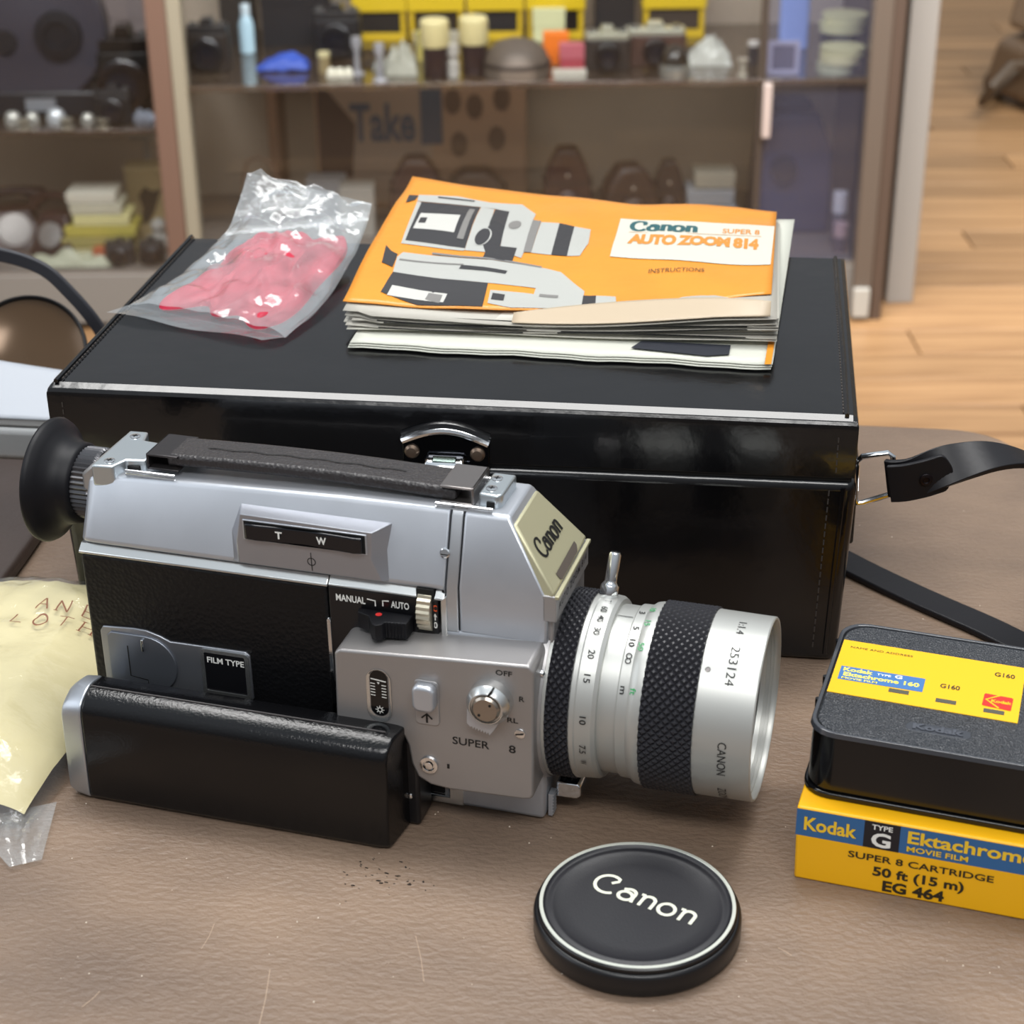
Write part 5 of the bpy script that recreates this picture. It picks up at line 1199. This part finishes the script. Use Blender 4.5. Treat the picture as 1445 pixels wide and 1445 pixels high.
for i, u in enumerate((-880, -800, -730, -670)):
    t = put('lens_stand', ['clear lens stand under the reel at far left', 'clear lens stand below the reel projector', 'clear lens stand left of the black camera', 'clear lens stand under the black camera'][i], 'stand', u, 2966, ZL)
    MB().lathe([(0, 12), (3, 12), (4, 4), (10, 4), (12, 11), (15, 11), (15.5, 1)], n=18).obj('body', cmat('7a7466', .3), t)

# left deck
def phone(label, u, v, w, h, col, rz):
    t = put('brown_telephone', label, 'telephone', u, v, ZD, None, rz)
    MB().hexa([(-w/2, -w*.4, 0), (w/2, -w*.4, 0), (w/2, w*.4, 0), (-w/2, w*.4, 0)], [(-w*.3, -w*.1, h*.7), (w*.3, -w*.1, h*.7), (w*.3, w*.35, h*.7), (-w*.3, w*.35, h*.7)]).obj('body', cmat(col, .35), t, bevel=w*.06, seg=3)
    MB().lathe([(0, w*.26), (4, w*.25), (5, w*.1), (5, .1)], (0, -w*.27, h*.38), (0, -.9, .4), 26).obj('dial', cmat('8f8a86', .25, .4), t)
    MB().tube([(-w*.52, .1*w, h*.74), (-w*.46, .1*w, h*.86), (-w*.2, .1*w, h*.96), (w*.2, .1*w, h*.96), (w*.46, .1*w, h*.86), (w*.52, .1*w, h*.74)], [w*.13, w*.12, w*.07, w*.07, w*.12, w*.13], 12).obj('handset', cmat(col, .3), t)
phone('brown telephone at the far left of the bottom deck', -880, 3100, 116, 100, '3a2420', .3)
phone('dark brown telephone left of the cream boxes', -790, 3050, 88, 108, '331f1c', -.3)
cols = ('bdb285', '9c9258', 'b5a94f', 'cfc88f', 'bdb9a4', 'c9c5b6')
for i in range(6):
    boxy(['lowest pale box of the cream stack by the brown upright', 'second box up in the cream stack, dull olive', 'third box up in the cream stack, mustard yellow', 'fourth box up in the cream stack, pale yellow', 'fifth box up in the cream stack, grey cream', 'topmost box of the cream stack, whitish'][i], 'box',
         -712+(0, -6, 4, 8, 0, -6)[i], 3050, ZD+i*20, (118, 116, 122, 96, 88, 84)[i], 18, 64, cols[i], 'stacked_box', group='pale boxes stacked on the left deck')
t = put('portrait_box', 'beige carton with a dark printed figure beside the brown upright', 'carton', -634, 3140, ZD)
MB().box(-42, 42, -24, 24, 0, 132).obj('carton', cmat('a8966e', .5), t, bevel=1)
mb = MB(); ff = plane_fn((0, -24.4, 0), (1, 0, 0), (0, 0, 1)); mb.add([ff(a, b) for a, b in ((-26, 30), (-8, 34), (4, 52), (14, 80), (20, 96), (4, 92), (-10, 100), (-22, 84), (-16, 60))], [tuple(range(9))])
mb.obj('printed_figure', cmat('3c3326', .6), t, smooth=False)
MB().box(-44, 44, -25, 25, 128, 134).obj('lid', cmat('b7a67e', .5), t, bevel=1)
t = put('white_figurine', 'white bust shaped ornament in front of the beige carton', 'ornament', -608, 3030, ZD)
MB().lathe([(0, 24), (8, 24), (12, 14), (24, 26), (36, 22), (42, 9), (50, 14), (60, 14), (68, 6), (69, .1)], n=28).obj('bust', cmat('a8a6a0', .4), t)
t = put('small_lamp', 'pale folded fan shaped flash lamp on the left deck', 'flash lamp', -660, 3250, ZD)
MB().lathe([(0, 20), (4, 20), (6, 5), (150, 5), (156, 34), (180, 42), (182, 1)], n=28).obj('body', cmat('a5a8a4', .35), t)
MB().cyl((0, 0, 60), (1, 0, 0), 8, 20, 14).obj('socket', cmat('333331', .4), t)
t = put('crumpled_sheet', 'crumpled greenish white sheet at the front of the left deck', 'paper', -760, 2992, ZD)
MB().grid(lambda a, b: Vector(((a-.5)*150, (b-.5)*44, 2+24*(psin(math.pi*a)*psin(math.pi*b))**.6*(.8+.7*noise.noise(Vector((a*5, b*5, 5)))))), 24, 12).obj('sheet', cmat('a9ab94', .5), t, ang=15)
for a in (('little black camera at the front of the left deck', -672, 2996, 50, 46, '232226'), ('tiny black camera near the foot of the brown upright', -618, 3000, 42, 44, '1d1c20')): boxcam(a[0], a[1], a[2], ZD, a[3], a[4], 28, a[5])
boxy('little orange topped box beside the black cameras', 'box', -705, 3004, ZD, 26, 26, 20, '7f6a58', 'little_box', lid='a8583a')

# floor cleaning machine at the right
t = thing('vacuum_cleaner', 'dark floor vacuum cleaner with a tilted handle at the top right', 'vacuum cleaner', (965, 3960, FLZ), .5)
MB().hexa([(-120, -110, 18), (180, -110, 18), (180, 130, 18), (-120, 130, 18)], [(-100, -90, 150), (160, -90, 190), (160, 110, 190), (-100, 110, 150)]).obj('base', cmat('6b5641', .4), t, bevel=26, seg=4)
MB().hexa([(-80, -80, 170), (160, -80, 190), (160, 110, 190), (-80, 110, 170)], [(-30, -60, 420), (180, -60, 440), (180, 100, 440), (-30, 100, 420)]).obj('tank', cmat('8a7560', .35), t, bevel=22, seg=3)
MB().box(-20, 190, -70, 100, 425, 490).obj('lid', cmat('3f4446', .4), t, bevel=14)
for x, y in ((-70, -112), (130, -112), (-70, 118), (130, 118)): MB().cyl((x, y, 34), (0, 1, 0), 34, 16, 24).obj('wheel', cmat('161416', .5), t)
MB().tube([(-20, 0, 300), (-200, 60, 620), (-420, 120, 880)], 16, 10).obj('handle', cmat('4b3f33', .4), t)
MB().tube([(-110, -60, 120), (-190, -90, 130), (-250, -110, 90), (-240, -60, 40), (-170, -20, 60), (-110, 0, 90)], 11, 10).obj('hose', cmat('55483a', .5), t)
